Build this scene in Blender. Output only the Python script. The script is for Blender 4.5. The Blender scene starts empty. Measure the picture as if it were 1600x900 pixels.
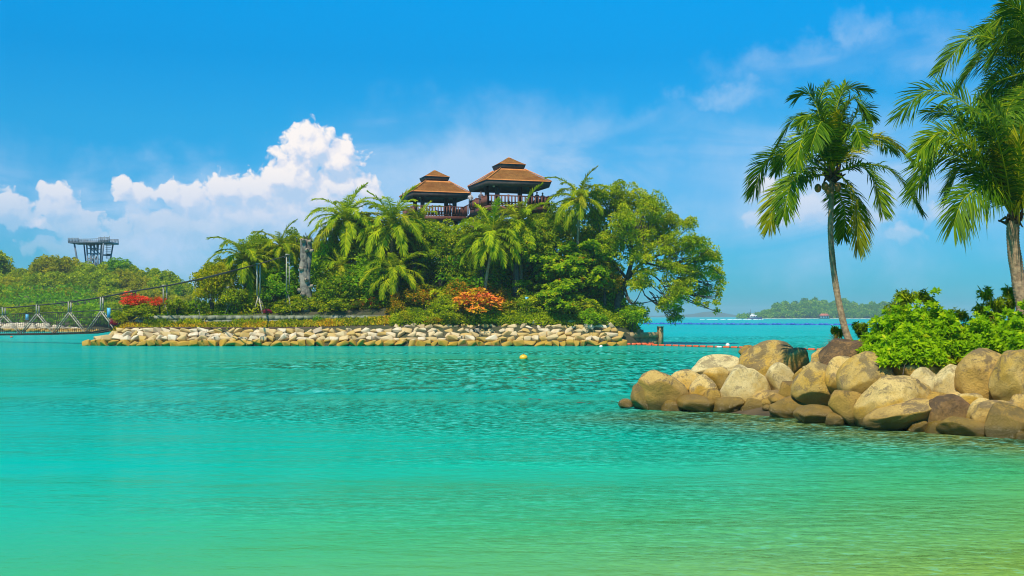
import bpy, bmesh, math, random
import numpy as np
from mathutils import Vector, Matrix

SC = bpy.context.scene
COL = SC.collection
F, HZ, CAMH = 1800.0, 494.0, 3.0      # focal length in photo pixels, horizon row, eye height (m)

# ------------------------------------------------------------------ camera
cam = bpy.data.cameras.new('camera')
camo = bpy.data.objects.new('camera', cam)
COL.objects.link(camo)
camo.location = (0, 0, CAMH)
camo.rotation_euler = (math.radians(90), 0, 0)
cam.sensor_width = 36.0
cam.lens = 36.0 * F / 1600.0
cam.shift_y = (HZ - 450.0) / 1600.0
cam.clip_start = 0.1
cam.clip_end = 60000
SC.camera = camo
SC.view_settings.view_transform = 'Standard'
SC.view_settings.look = 'None'
SC.view_settings.exposure = 0.17
SC.view_settings.gamma = 1.0
SC.render.engine = 'CYCLES'
SC.cycles.max_bounces = 6
SC.cycles.diffuse_bounces = 3
SC.cycles.transmission_bounces = 4
SC.cycles.volume_bounces = 0
SC.cycles.use_denoising = True
SC.cycles.filter_width = 1.05
SC.cycles.caustics_reflective = False
SC.cycles.sample_clamp_indirect = 4.0
SC.cycles.sample_clamp_direct = 12.0

# ------------------------------------------------------------------ sun
SUN_EL, SUN_AZ = math.radians(55), math.radians(207)   # azimuth clockwise from +Y: behind the camera, a little left
sd = Vector((math.sin(SUN_AZ) * math.cos(SUN_EL), math.cos(SUN_AZ) * math.cos(SUN_EL), math.sin(SUN_EL)))
sun = bpy.data.lights.new('sun', 'SUN')
sun.energy = 5.0
sun.angle = math.radians(0.5)
sun.color = (1.0, 0.91, 0.74)
suno = bpy.data.objects.new('sun', sun)
COL.objects.link(suno)
suno.rotation_euler = sd.to_track_quat('Z', 'Y').to_euler()
suno.location = (0, -20, 60)

# ------------------------------------------------------------------ node helpers
def nd(nt, typ, ins=None, **props):
    n = nt.nodes.new(typ)
    for k, v in props.items():
        setattr(n, k, v)
    for k, v in (ins or {}).items():
        s = n.inputs[k]
        if isinstance(v, bpy.types.NodeSocket):
            nt.links.new(v, s)
        else:
            s.default_value = v
    return n

def M(nt, op, a, b=0.0, c=0.0, clamp=False):
    n = nt.nodes.new('ShaderNodeMath'); n.operation = op; n.use_clamp = clamp
    for i, v in enumerate((a, b, c)):
        if isinstance(v, bpy.types.NodeSocket): nt.links.new(v, n.inputs[i])
        else: n.inputs[i].default_value = v
    return n.outputs[0]

def mapr(nt, v, a, b, c=0.0, d=1.0, smooth=True):
    n = nt.nodes.new('ShaderNodeMapRange')
    n.interpolation_type = 'SMOOTHSTEP' if smooth else 'LINEAR'
    nt.links.new(v, n.inputs[0])
    for i, x in enumerate((a, b, c, d)): n.inputs[i + 1].default_value = x
    return n.outputs[0]

def mix(nt, f, a, b, blend='MIX'):
    n = nt.nodes.new('ShaderNodeMix'); n.data_type = 'RGBA'; n.blend_type = blend
    for s, v in ((n.inputs[0], f), (n.inputs[6], a), (n.inputs[7], b)):
        if isinstance(v, bpy.types.NodeSocket): nt.links.new(v, s)
        else: s.default_value = (*v, 1) if isinstance(v, tuple) and len(v) == 3 else v
    return n.outputs[2]

def ramp(nt, f, stops):
    n = nt.nodes.new('ShaderNodeValToRGB')
    nt.links.new(f, n.inputs[0])
    cr = n.color_ramp
    while len(cr.elements) < len(stops): cr.elements.new(0.5)
    for e, (p, c) in zip(cr.elements, stops):
        e.position = p; e.color = (*c, 1)
    return n.outputs[0]

def lin(r, g, b):
    f = lambda c: (c / 255 / 12.92) if c / 255 <= 0.04045 else ((c / 255 + 0.055) / 1.055) ** 2.4
    return (f(r), f(g), f(b))

# ------------------------------------------------------------------ world: Nishita sky with clouds
W = bpy.data.worlds.new('World'); SC.world = W; W.use_nodes = True
nt = W.node_tree; nt.nodes.clear()
SKY_STR = 0.1

def cloud_field():
    """Density of the heaped cloud bank as a function of azimuth and elevation (units of 1/1800 rad)."""
    g = bpy.data.node_groups.new('cumulus_field', 'ShaderNodeTree')
    g.interface.new_socket('P', in_out='INPUT', socket_type='NodeSocketVector')
    g.interface.new_socket('D', in_out='OUTPUT', socket_type='NodeSocketFloat')
    gi = g.nodes.new('NodeGroupInput'); go = g.nodes.new('NodeGroupOutput')
    P_ = gi.outputs[0]
    n1 = nd(g, 'ShaderNodeTexNoise', {'Vector': P_, 'Scale': 0.03, 'Detail': 2.0}, noise_dimensions='2D')
    off = nd(g, 'ShaderNodeVectorMath', {0: n1.outputs['Color'], 1: (0.5, 0.5, 0.5)}, operation='SUBTRACT')
    off = nd(g, 'ShaderNodeVectorMath', {0: off.outputs[0], 'Scale': 26.0}, operation='SCALE')
    Q = nd(g, 'ShaderNodeVectorMath', {0: P_, 1: off.outputs[0]}, operation='ADD').outputs[0]
    blobs = [(484, 240, 62, 50), (525, 250, 52, 42), (455, 285, 70, 52), (545, 292, 52, 34), (500, 310, 90, 50), (400, 305, 56, 34), (345, 302, 46, 32),
             (288, 318, 40, 34), (268, 312, 22, 26), (215, 312, 40, 24), (190, 305, 20, 30), (95, 335, 36, 38), (76, 330, 22, 34), (120, 360, 60, 30),
             (12, 340, 40, 34), (30, 350, 38, 28), (-60, 330, 60, 50), (-160, 350, 70, 50), (-260, 330, 50, 40), (575, 305, 26, 22), (70, 362, 26, 12),
             (430, 345, 150, 50), (290, 360, 150, 44), (150, 395, 120, 34), (1190, 300, 34, 26), (1270, 330, 56, 30), (1200, 345, 46, 20),
             (1340, 350, 60, 22), (1415, 372, 40, 16), (1480, 345, 60, 24), (1700, 350, 90, 30), (1860, 320, 80, 60), (660, 400, 80, 14)]
    cur = None
    for (a, b, rx, ry) in blobs:
        a2 = math.atan((a - 800) / F) * F + 800
        s = nd(g, 'ShaderNodeVectorMath', {0: Q, 1: (a2, HZ - b, 0)}, operation='SUBTRACT').outputs[0]
        s = nd(g, 'ShaderNodeVectorMath', {0: s, 1: (1 / rx, 1 / ry, 0)}, operation='MULTIPLY').outputs[0]
        l = nd(g, 'ShaderNodeVectorMath', {0: s}, operation='LENGTH').outputs['Value']
        d = M(g, 'SUBTRACT', 1.0, l)
        cur = d if cur is None else nd(g, 'ShaderNodeMath', {0: cur, 1: d, 2: 0.18}, operation='SMOOTH_MAX').outputs[0]
    v = nd(g, 'ShaderNodeTexVoronoi', {'Vector': Q, 'Scale': 0.048, 'Detail': 2.0, 'Roughness': 0.5, 'Smoothness': 0.9}, feature='SMOOTH_F1', voronoi_dimensions='2D')
    bil = M(g, 'MULTIPLY', M(g, 'SUBTRACT', 0.40, v.outputs['Distance']), 0.50)
    n2 = nd(g, 'ShaderNodeTexNoise', {'Vector': P_, 'Scale': 0.035, 'Detail': 6.0, 'Roughness': 0.62}, noise_dimensions='2D')
    cur = M(g, 'ADD', M(g, 'ADD', cur, bil), M(g, 'MULTIPLY', M(g, 'SUBTRACT', n2.outputs[0], 0.5), 0.34))
    g.links.new(cur, go.inputs[0])
    return g

def build_world():
    tc = nd(nt, 'ShaderNodeTexCoord')
    dirv = nd(nt, 'ShaderNodeVectorMath', {0: tc.outputs['Generated']}, operation='NORMALIZE').outputs[0]
    sx = nd(nt, 'ShaderNodeSeparateXYZ', {0: dirv})
    az = M(nt, 'ARCTAN2', sx.outputs[0], sx.outputs[1])
    el = M(nt, 'ARCSINE', sx.outputs[2])
    U = M(nt, 'ADD', M(nt, 'MULTIPLY', az, F), 800.0)
    V = M(nt, 'MULTIPLY', el, F)
    P_ = nd(nt, 'ShaderNodeCombineXYZ', {0: U, 1: V}).outputs[0]
    sky = nd(nt, 'ShaderNodeTexSky', sky_type='NISHITA', sun_disc=False, sun_elevation=SUN_EL, sun_rotation=SUN_AZ, altitude=0.0,
             air_density=1.0, dust_density=0.4, ozone_density=3.0)
    e01 = M(nt, 'DIVIDE', V, 520.0, clamp=True)
    tint = ramp(nt, e01, TINT)
    base = mix(nt, 1.0, sky.outputs[0], tint, 'MULTIPLY')
    # thin high veil
    sv = nd(nt, 'ShaderNodeVectorMath', {0: P_, 1: (0.0022, 0.006, 1)}, operation='MULTIPLY').outputs[0]
    sv2 = nd(nt, 'ShaderNodeVectorMath', {0: sv, 1: (3.1, 1.7, 0)}, operation='ADD').outputs[0]
    vn = nd(nt, 'ShaderNodeTexNoise', {'Vector': sv2, 'Scale': 1.6, 'Detail': 6.0, 'Roughness': 0.55, 'Distortion': 0.6}, noise_dimensions='2D').outputs[0]
    wn = nd(nt, 'ShaderNodeTexNoise', {'Vector': P_, 'Scale': 0.012, 'Detail': 5.0, 'Roughness': 0.6}, noise_dimensions='2D').outputs['Color']
    wn = nd(nt, 'ShaderNodeVectorMath', {0: wn, 1: (0.5, 0.5, 0.5)}, operation='SUBTRACT').outputs[0]
    wn = nd(nt, 'ShaderNodeVectorMath', {0: wn, 1: (200, 90, 0)}, operation='MULTIPLY').outputs[0]
    Pw = nd(nt, 'ShaderNodeVectorMath', {0: P_, 1: wn}, operation='ADD').outputs[0]
    def soft(a, b, rx, ry, w):
        s = nd(nt, 'ShaderNodeVectorMath', {0: Pw, 1: (math.atan((a - 800) / F) * F + 800, HZ - b, 0)}, operation='SUBTRACT').outputs[0]
        s = nd(nt, 'ShaderNodeVectorMath', {0: s, 1: (1 / rx, 1 / ry, 0)}, operation='MULTIPLY').outputs[0]
        l = nd(nt, 'ShaderNodeVectorMath', {0: s}, operation='LENGTH').outputs['Value']
        return M(nt, 'MULTIPLY', mapr(nt, l, 1.0, 0.0), w)
    acc = None
    for b in [(760, 290, 460, 160, 1.25), (330, 370, 480, 140, 1.7), (200, 400, 260, 90, 1.0), (560, 330, 150, 120, 0.7), (1330, 300, 440, 190, 1.1), (1150, 160, 110, 36, 0.75), (1270, 120, 190, 46, 0.6),
              (1420, 110, 160, 60, 0.55), (1060, 210, 260, 60, 0.4), (-150, 330, 300, 140, 0.8), (150, 300, 140, 60, 0.5), (1750, 260, 320, 180, 0.7), (1330, 90, 60, 60, 0.5)]:
        s = soft(*b)
        acc = s if acc is None else M(nt, 'MAXIMUM', acc, s)
    veil = M(nt, 'MULTIPLY', acc, mapr(nt, vn, 0.30, 0.66, 0.25, 1.0), clamp=True)
    base = mix(nt, M(nt, 'MULTIPLY', veil, 0.9), base, tuple(c / SKY_STR for c in lin(168, 200, 232)))
    # heaped clouds
    g = cloud_field()
    d0 = nd(nt, 'ShaderNodeGroup', node_tree=g); nt.links.new(P_, d0.inputs[0])
    P2 = nd(nt, 'ShaderNodeVectorMath', {0: P_, 1: (-9, 20, 0)}, operation='ADD').outputs[0]
    d1 = nd(nt, 'ShaderNodeGroup', node_tree=g); nt.links.new(P2, d1.inputs[0])
    D0, D1 = d0.outputs[0], d1.outputs[0]
    alpha = mapr(nt, D0, -0.02, 0.24)
    alpha = mix(nt, mapr(nt, U, 620, 720), alpha, mapr(nt, M(nt, 'ADD', D0, M(nt, 'MULTIPLY', M(nt, 'SUBTRACT', vn, 0.5), 0.5)), -0.12, 0.5))
    # cloud bases dissolve into the haze
    fade = mapr(nt, V, 25, 235, 0.0, 1.0)
    small = soft(70, 360, 60, 30, 1.0)
    for b in [(1270, 335, 110, 50, 0.75), (1190, 295, 60, 50, 0.65), (1415, 368, 70, 26, 0.7)]:
        small = M(nt, 'MAXIMUM', small, soft(*b))
    fade = M(nt, 'MAXIMUM', fade, small)
    rightcut = mapr(nt, U, 620, 700, 1.0, 0.75)
    alpha = M(nt, 'MULTIPLY', M(nt, 'MULTIPLY', alpha, fade), rightcut)
    lit = mapr(nt, M(nt, 'SUBTRACT', D0, D1), -0.34, 0.46)
    hi = mapr(nt, V, 110, 250, 0.35, 1.0)
    lit = M(nt, 'MULTIPLY', lit, hi)
    cc = ramp(nt, lit, [(0.0, tuple(c / SKY_STR for c in lin(176, 200, 228))), (0.45, tuple(c / SKY_STR for c in lin(208, 214, 230))), (1.0, tuple(c / SKY_STR for c in lin(242, 236, 234)))])
    # colour ramp clamps nothing above 1 in float, so it is safe for HDR stops
    out = mix(nt, alpha, base, cc)
    bg = nd(nt, 'ShaderNodeBackground', {'Color': out, 'Strength': SKY_STR})
    nt.links.new(bg.outputs[0], nd(nt, 'ShaderNodeOutputWorld').inputs[0])
TINT = [(0.0, (0.10, 0.56, 0.93)), (0.35, (0.09, 0.69, 1.08)), (0.56, (0.07, 0.80, 1.16)), (0.76, (0.015, 0.85, 1.28)), (1.0, (0.0, 1.10, 1.60))]
build_world()
W.cycles.sampling_method = 'MANUAL'
W.cycles.sample_map_resolution = 512

# ------------------------------------------------------------------ geometry helpers
def P(px, py, Y):
    return Vector(((px - 800) / F * Y, Y, CAMH + (HZ - py) / F * Y))

def tag(o, label=None, cat=None, group=None, kind=None):
    if label: o['label'] = label
    if cat: o['category'] = cat
    if group: o['group'] = group
    if kind: o['kind'] = kind
    return o

def empty(name, loc=(0, 0, 0)):
    o = bpy.data.objects.new(name, None)
    COL.objects.link(o); o.location = loc
    o.empty_display_size = 0.3
    return o

class G:
    """collects vertices, quads, triangles and a per-vertex tint into one mesh"""
    def __init__(s): s.v = []; s.q = []; s.t = []; s.a = []; s.n = 0
    def add(s, v, q=None, t=None, a=0.0):
        v = np.asarray(v, dtype=np.float32).reshape(-1, 3)
        s.v.append(v)
        if q is not None and len(q): s.q.append(np.asarray(q, dtype=np.int32).reshape(-1, 4) + s.n)
        if t is not None and len(t): s.t.append(np.asarray(t, dtype=np.int32).reshape(-1, 3) + s.n)
        s.a.append(np.broadcast_to(np.asarray(a, dtype=np.float32), (len(v),)).copy())
        s.n += len(v)
        return s
    def mesh(s, name, mat=None, smooth=False):
        me = bpy.data.meshes.new(name)
        V = np.concatenate(s.v)
        q = np.concatenate(s.q) if s.q else np.zeros((0, 4), np.int32)
        t = np.concatenate(s.t) if s.t else np.zeros((0, 3), np.int32)
        loops = np.concatenate([q.ravel(), t.ravel()])
        start = np.concatenate([np.arange(len(q)) * 4, len(q) * 4 + np.arange(len(t)) * 3])
        me.vertices.add(len(V)); me.vertices.foreach_set('co', V.ravel())
        me.loops.add(len(loops)); me.loops.foreach_set('vertex_index', loops.astype(np.int32))
        me.polygons.add(len(start)); me.polygons.foreach_set('loop_start', start.astype(np.int32))
        if smooth: me.polygons.foreach_set('use_smooth', np.ones(len(start), dtype=bool))
        at = me.attributes.new('tint', 'FLOAT', 'POINT'); at.data.foreach_set('value', np.concatenate(s.a))
        me.update(calc_edges=True)
        if mat: me.materials.append(mat)
        return me
    def obj(s, name, mat=None, parent=None, smooth=False, loc=None):
        o = bpy.data.objects.new(name, s.mesh(name, mat, smooth))
        COL.objects.link(o)
        if parent is not None: o.parent = parent
        if loc is not None: o.location = loc
        return o
    def box(s, c, d, rz=0.0, a=0.0, taper=1.0):
        x, y, z = d[0] / 2, d[1] / 2, d[2] / 2
        v = np.array([(-x, -y, -z), (x, -y, -z), (x, y, -z), (-x, y, -z), (-x * taper, -y * taper, z), (x * taper, -y * taper, z), (x * taper, y * taper, z), (-x * taper, y * taper, z)])
        cz, sz = math.cos(rz), math.sin(rz)
        v = np.stack([v[:, 0] * cz - v[:, 1] * sz, v[:, 0] * sz + v[:, 1] * cz, v[:, 2]], 1) + np.array(c)
        return s.add(v, [(3, 2, 1, 0), (4, 5, 6, 7), (0, 1, 5, 4), (1, 2, 6, 5), (2, 3, 7, 6), (3, 0, 4, 7)], a=a)
    def tube(s, path, rad, sides=6, a=0.0, caps=True):
        path = np.asarray([tuple(p) for p in path], dtype=float); n = len(path)
        rad = np.broadcast_to(np.asarray(rad, dtype=float), (n,))
        T = np.gradient(path, axis=0); T /= np.linalg.norm(T, axis=1, keepdims=True) + 1e-9
        ref = np.array([0, 0, 1.0]) if abs(T[0, 2]) < 0.8 else np.array([0, 1.0, 0])
        A = np.cross(T, ref); A /= np.linalg.norm(A, axis=1, keepdims=True) + 1e-9
        B = np.cross(T, A)
        th = np.arange(sides) / sides * 2 * math.pi
        v = path[:, None] + rad[:, None, None] * (np.cos(th)[None, :, None] * A[:, None] + np.sin(th)[None, :, None] * B[:, None])
        i = np.arange(n - 1)[:, None] * sides; j = np.arange(sides)[None]; k = (j + 1) % sides
        q = np.stack([i + j, i + k, i + sides + k, i + sides + j], -1).reshape(-1, 4)
        vv = v.reshape(-1, 3); tr = None
        if caps:
            m = len(vv); vv = np.concatenate([vv, path[:1], path[-1:]])
            jj = np.arange(sides); kk = (jj + 1) % sides
            tr = np.concatenate([np.stack([np.full(sides, m), kk, jj], 1), np.stack([np.full(sides, m + 1), (n - 1) * sides + jj, (n - 1) * sides + kk], 1)])
        return s.add(vv, q, tr, a)

_ico = {}
def ico(sub):
    if sub not in _ico:
        bm = bmesh.new(); bmesh.ops.create_icosphere(bm, subdivisions=sub, radius=1)
        _ico[sub] = (np.array([v.co[:] for v in bm.verts]), np.array([[v.index for v in f.verts] for f in bm.faces]))
        bm.free()
    return _ico[sub]

def wob(p, seed, freq=1.0, k=9):
    """smooth pseudo-noise in about [-1, 1]"""
    r = np.random.RandomState(seed)
    K = r.normal(size=(k, 3)) * freq; ph = r.uniform(0, 6.28, k)
    return np.sin(p @ K.T + ph).sum(1) / math.sqrt(k) * 0.9

def leaves(g, base, d, L, Wd, rng, tint, fold=0.25, up=None):
    """one quad per leaf: base points, unit directions, lengths, widths"""
    n = len(base)
    rnd = rng.normal(size=(n, 3)) if up is None else up + rng.normal(size=(n, 3)) * 0.45
    s = np.cross(d, rnd); s /= np.linalg.norm(s, axis=1, keepdims=True) + 1e-6
    nn = np.cross(s, d)
    L = np.broadcast_to(L, (n,))[:, None]; Wd = np.broadcast_to(Wd, (n,))[:, None]
    m = base + d * L * 0.45
    tip = base + d * L - np.array([0, 0, 1]) * L * 0.15
    v = np.stack([base, m + s * Wd / 2 + nn * Wd * fold, tip, m - s * Wd / 2 + nn * Wd * fold], 1).reshape(-1, 3)
    q = np.arange(n * 4).reshape(-1, 4)
    g.add(v, q, a=np.repeat(tint, 4))

def unit(v): return v / (np.linalg.norm(v, axis=-1, keepdims=True) + 1e-9)

def smooth01(x): x = np.clip(x, 0, 1); return x * x * (3 - 2 * x)
HAZE = 0.00022

# ------------------------------------------------------------------ materials
def new_mat(name):
    m = bpy.data.materials.new(name); m.use_nodes = True
    m.node_tree.nodes.clear()
    return m, m.node_tree

def plain(name, col, rough=0.7, noise=0.25, scale=6.0, bump=0.0, metal=0.0, col2=None):
    m, t = new_mat(name)
    tc = nd(t, 'ShaderNodeTexCoord')
    n = nd(t, 'ShaderNodeTexNoise', {'Vector': tc.outputs['Object'], 'Scale': scale, 'Detail': 5.0, 'Roughness': 0.6})
    c2 = col2 or tuple(c * (1 - noise) for c in col)
    c = mix(t, mapr(t, n.outputs[0], 0.35, 0.65), c2, col)
    b = nd(t, 'ShaderNodeBsdfPrincipled', {'Base Color': c, 'Roughness': rough, 'Metallic': metal})
    if bump:
        bp = nd(t, 'ShaderNodeBump', {'Height': n.outputs[0], 'Strength': bump, 'Distance': 0.05})
        t.links.new(bp.outputs[0], b.inputs['Normal'])
    t.links.new(b.outputs[0], nd(t, 'ShaderNodeOutputMaterial').inputs[0])
    return m

def leaf_mat(name, stops, trans=0.5, gloss=0.04):
    """stops: colour ramp over the per-leaf tint; each object also shifts a little"""
    m, t = new_mat(name)
    a = nd(t, 'ShaderNodeAttribute', attribute_name='tint')
    oi = nd(t, 'ShaderNodeObjectInfo')
    f = M(t, 'ADD', a.outputs['Fac'], M(t, 'MULTIPLY', M(t, 'SUBTRACT', oi.outputs['Random'], 0.5), 0.16), clamp=True)
    c = ramp(t, f, stops)
    b = nd(t, 'ShaderNodeBsdfPrincipled', {'Base Color': c, 'Roughness': 0.5})
    b.inputs['Specular IOR Level'].default_value = gloss
    tl = nd(t, 'ShaderNodeBsdfTranslucent', {'Color': c})
    mx = nd(t, 'ShaderNodeMixShader', {0: trans, 1: b.outputs[0], 2: tl.outputs[0]})
    t.links.new(mx.outputs[0], nd(t, 'ShaderNodeOutputMaterial').inputs[0])
    return m

def rock_mat(name, base, stain, dark, dark_amt=0.3, pale=None, wet=0.45, rough=0.85):
    """granite: base and ochre stain, dark lichen patches mostly on upward faces, algae near the water line"""
    m, t = new_mat(name)
    tc = nd(t, 'ShaderNodeTexCoord'); geo = nd(t, 'ShaderNodeNewGeometry'); oi = nd(t, 'ShaderNodeObjectInfo')
    off = M(t, 'MULTIPLY', oi.outputs['Random'], 57.0)
    v = nd(t, 'ShaderNodeVectorMath', {0: geo.outputs['Position'], 1: nd(t, 'ShaderNodeCombineXYZ', {0: off, 1: off}).outputs[0]}, operation='ADD').outputs[0]
    big = nd(t, 'ShaderNodeTexNoise', {'Vector': v, 'Scale': 1.3, 'Detail': 6.0, 'Roughness': 0.62}).outputs[0]
    mid = nd(t, 'ShaderNodeTexNoise', {'Vector': v, 'Scale': 2.3, 'Detail': 8.0, 'Roughness': 0.7, 'Distortion': 0.5}).outputs[0]
    fine = nd(t, 'ShaderNodeTexNoise', {'Vector': v, 'Scale': 20.0, 'Detail': 6.0, 'Roughness': 0.8}).outputs[0]
    c = mix(t, mapr(t, big, 0.38, 0.62), base, stain)
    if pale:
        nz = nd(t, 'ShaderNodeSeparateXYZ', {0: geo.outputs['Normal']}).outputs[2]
        c = mix(t, M(t, 'MULTIPLY', mapr(t, M(t, 'ADD', nz, M(t, 'MULTIPLY', mid, 0.9)), 0.55, 1.15), 0.8), c, pale)  # upward faces mixed paler, a sunlit look put into the colour
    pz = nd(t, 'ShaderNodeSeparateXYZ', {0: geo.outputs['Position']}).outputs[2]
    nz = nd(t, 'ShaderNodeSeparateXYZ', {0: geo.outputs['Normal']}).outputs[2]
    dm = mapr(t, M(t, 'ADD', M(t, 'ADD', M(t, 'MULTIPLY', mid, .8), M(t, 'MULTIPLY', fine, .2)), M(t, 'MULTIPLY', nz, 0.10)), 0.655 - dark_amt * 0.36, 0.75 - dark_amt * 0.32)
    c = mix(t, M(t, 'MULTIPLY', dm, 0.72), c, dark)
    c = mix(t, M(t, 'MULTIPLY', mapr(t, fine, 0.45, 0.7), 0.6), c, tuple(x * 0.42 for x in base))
    c = mix(t, M(t, 'MULTIPLY', mapr(t, nz, 0.35, -0.5), 0.5), c, stain)  # undersides take the ochre stain, shade contrast put into the colour
    w = mapr(t, M(t, 'ADD', pz, M(t, 'MULTIPLY', big, 0.9)), wet + 0.75, wet + 0.05)
    c = mix(t, M(t, 'MULTIPLY', w, 0.85), c, mix(t, mid, (0.15, 0.09, 0.014), (0.34, 0.20, 0.016)))
    tide = mapr(t, M(t, 'ADD', pz, M(t, 'MULTIPLY', fine, 0.2)), 0.46, 0.24)
    c = mix(t, M(t, 'MULTIPLY', tide, 0.7), c, (0.07, 0.05, 0.010))
    r = M(t, 'SUBTRACT', rough, M(t, 'ADD', M(t, 'MULTIPLY', w, 0.2), M(t, 'MULTIPLY', tide, 0.3)))
    b = nd(t, 'ShaderNodeBsdfPrincipled', {'Base Color': c, 'Roughness': r})
    cr_ = nd(t, 'ShaderNodeTexVoronoi', {'Vector': nd(t, 'ShaderNodeVectorMath', {0: v, 1: nd(t, 'ShaderNodeTexNoise', {'Vector': v, 'Scale': 1.5}).outputs['Color']}, operation='ADD').outputs[0], 'Scale': 1.1}, feature='DISTANCE_TO_EDGE').outputs['Distance']
    crack = mapr(t, cr_, 0.0, 0.03)
    c2_ = mix(t, M(t, 'MULTIPLY', M(t, 'SUBTRACT', 1.0, crack), mapr(t, big, 0.58, 0.7, 0.0, 0.6)), c, tuple(x * .4 for x in dark))
    t.links.new(c2_, b_in) if False else None
    h = M(t, 'ADD', M(t, 'ADD', M(t, 'MULTIPLY', mid, 1.0), M(t, 'MULTIPLY', fine, 0.55)), M(t, 'MULTIPLY', M(t, 'MULTIPLY', crack, mapr(t, big, 0.56, 0.68)), 0.12))
    t.links.new(c2_, b.inputs['Base Color'])
    bp = nd(t, 'ShaderNodeBump', {'Height': h, 'Strength': 0.6, 'Distance': 0.16})
    t.links.new(bp.outputs[0], b.inputs['Normal'])
    t.links.new(b.outputs[0], nd(t, 'ShaderNodeOutputMaterial').inputs[0])
    return m

MT = {}
# foliage: colours are the leaves' own
MT['olive'] = leaf_mat('leaf_olive', [(0.0, (0.127, 0.212, 0.0029)), (0.5, (0.335, 0.449, 0.0043)), (0.9, (0.670, 0.673, 0.0072)), (1.0, (0.750, 0.680, 0.0143))])
MT['green'] = leaf_mat('leaf_green', [(0.0, (0.097, 0.198, 0.0030)), (0.5, (0.316, 0.447, 0.0044)), (0.9, (0.750, 0.680, 0.0075)), (1.0, (0.750, 0.680, 0.0149))])
MT['lime'] = leaf_mat('leaf_lime', [(0.0, (0.095, 0.243, 0.0028)), (0.5, (0.268, 0.485, 0.0041)), (0.9, (0.499, 0.680, 0.0069)), (1.0, (0.680, 0.680, 0.0207))])
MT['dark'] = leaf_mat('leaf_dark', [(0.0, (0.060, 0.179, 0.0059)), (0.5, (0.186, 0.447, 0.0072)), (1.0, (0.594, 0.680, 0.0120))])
MT['yellowgreen'] = leaf_mat('leaf_yellow_green', [(0.0, (0.174, 0.222, 0.0026)), (0.5, (0.426, 0.427, 0.0040)), (1.0, (0.748, 0.615, 0.0066))])
MT['almond'] = leaf_mat('leaf_almond', [(0.0, (0.068, 0.173, 0.0024)), (0.45, (0.225, 0.416, 0.0036)), (0.85, (0.607, 0.651, 0.0060)), (0.92, (0.713, 0.520, 0.0120)), (1.0, (0.713, 0.173, 0.0120))])
MT['croton'] = leaf_mat('leaf_croton', [(0.0, (0.117, 0.168, 0.0024)), (0.4, (0.351, 0.317, 0.0036)), (0.7, (0.750, 0.468, 0.0060)), (1.0, (0.750, 0.235, 0.0120))])
MT['orange'] = leaf_mat('leaf_orange', trans=0.2, stops=[(0.0, (0.30, 0.26, 0.006)), (0.25, (0.70, 0.36, 0.012)), (0.6, (0.95, 0.26, 0.03)), (1.0, (0.95, 0.14, 0.08))])
MT['red'] = leaf_mat('leaf_red', trans=0.2, stops=[(0.0, (0.12, 0.28, 0.006)), (0.15, (0.2, 0.35, 0.01)), (0.25, (0.95, 0.06, 0.015)), (1.0, (1.0, 0.13, 0.05))])
MT['pink'] = leaf_mat('leaf_pink', [(0.0, (0.080, 0.165, 0.0060)), (0.35, (0.500, 0.019, 0.0720)), (1.0, (0.620, 0.049, 0.2100))])
MT['redtip'] = leaf_mat('leaf_red_tip', [(0.0, (0.060, 0.128, 0.0036)), (0.6, (0.192, 0.277, 0.0060)), (0.72, (0.600, 0.086, 0.0120)), (1.0, (0.744, 0.075, 0.0120))])
MT['gcover'] = leaf_mat('leaf_cover', trans=0.3, stops=[(0.0, (0.16, 0.25, 0.005)), (0.4, (0.42, 0.42, 0.01)), (0.7, (0.68, 0.48, 0.012)), (1.0, (0.72, 0.36, 0.02))])
MT['drygrass'] = leaf_mat('dry_grass', [(0.0, (0.160, 0.097, 0.0120)), (0.5, (0.360, 0.233, 0.0300)), (1.0, (0.550, 0.388, 0.0600))])
MT['frond'] = leaf_mat('palm_frond', [(0.0, (0.023, 0.082, 0.0020)), (0.5, (0.086, 0.194, 0.0029)), (0.8, (0.250, 0.356, 0.0039)), (1.0, (0.499, 0.499, 0.0096))], trans=0.38, gloss=0.1)
MT['frond_old'] = leaf_mat('palm_frond_old', [(0.0, (0.077, 0.134, 0.0023)), (0.5, (0.262, 0.298, 0.0035)), (0.8, (0.522, 0.448, 0.0058)), (1.0, (0.595, 0.595, 0.0173))], trans=0.38, gloss=0.1)
MT['frond_isle'] = leaf_mat('palm_frond_isle', [(0.0, (0.103, 0.199, 0.0026)), (0.5, (0.309, 0.436, 0.0040)), (0.8, (0.617, 0.653, 0.0066)), (1.0, (0.680, 0.680, 0.0132))])
MT['frond_islegreen'] = leaf_mat('palm_frond_isle_green', [(0.0, (0.066, 0.152, 0.0024)), (0.5, (0.234, 0.344, 0.0036)), (0.8, (0.567, 0.568, 0.0060)), (1.0, (0.750, 0.680, 0.0120))])
MT['bark'] = plain('bark', (0.16, 0.12, 0.085), 0.9, 0.5, 5.0, 0.6)
MT['branch'] = plain('branch_bark', (0.10, 0.085, 0.06), 0.9, 0.5, 3.0, 0.4)
MT['palmbark'] = plain('palm_bark', (0.46, 0.31, 0.17), 0.9, 0.45, 9.0, 0.8, col2=(0.24, 0.155, 0.085))
MT['husk'] = plain('coconut_husk', (0.42, 0.20, 0.05), 0.6, 0.4, 12.0)
MT['sheath'] = plain('palm_sheath', (0.12, 0.07, 0.035), 0.9, 0.5, 14.0, 0.6)
MT['deadwood'] = plain('dead_wood', (0.30, 0.26, 0.20), 0.9, 0.6, 1.6, 1.0, col2=(0.06, 0.05, 0.04))
MT['fungus'] = plain('pale_knot', (0.34, 0.27, 0.18), 0.8, 0.4, 4.0)
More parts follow.
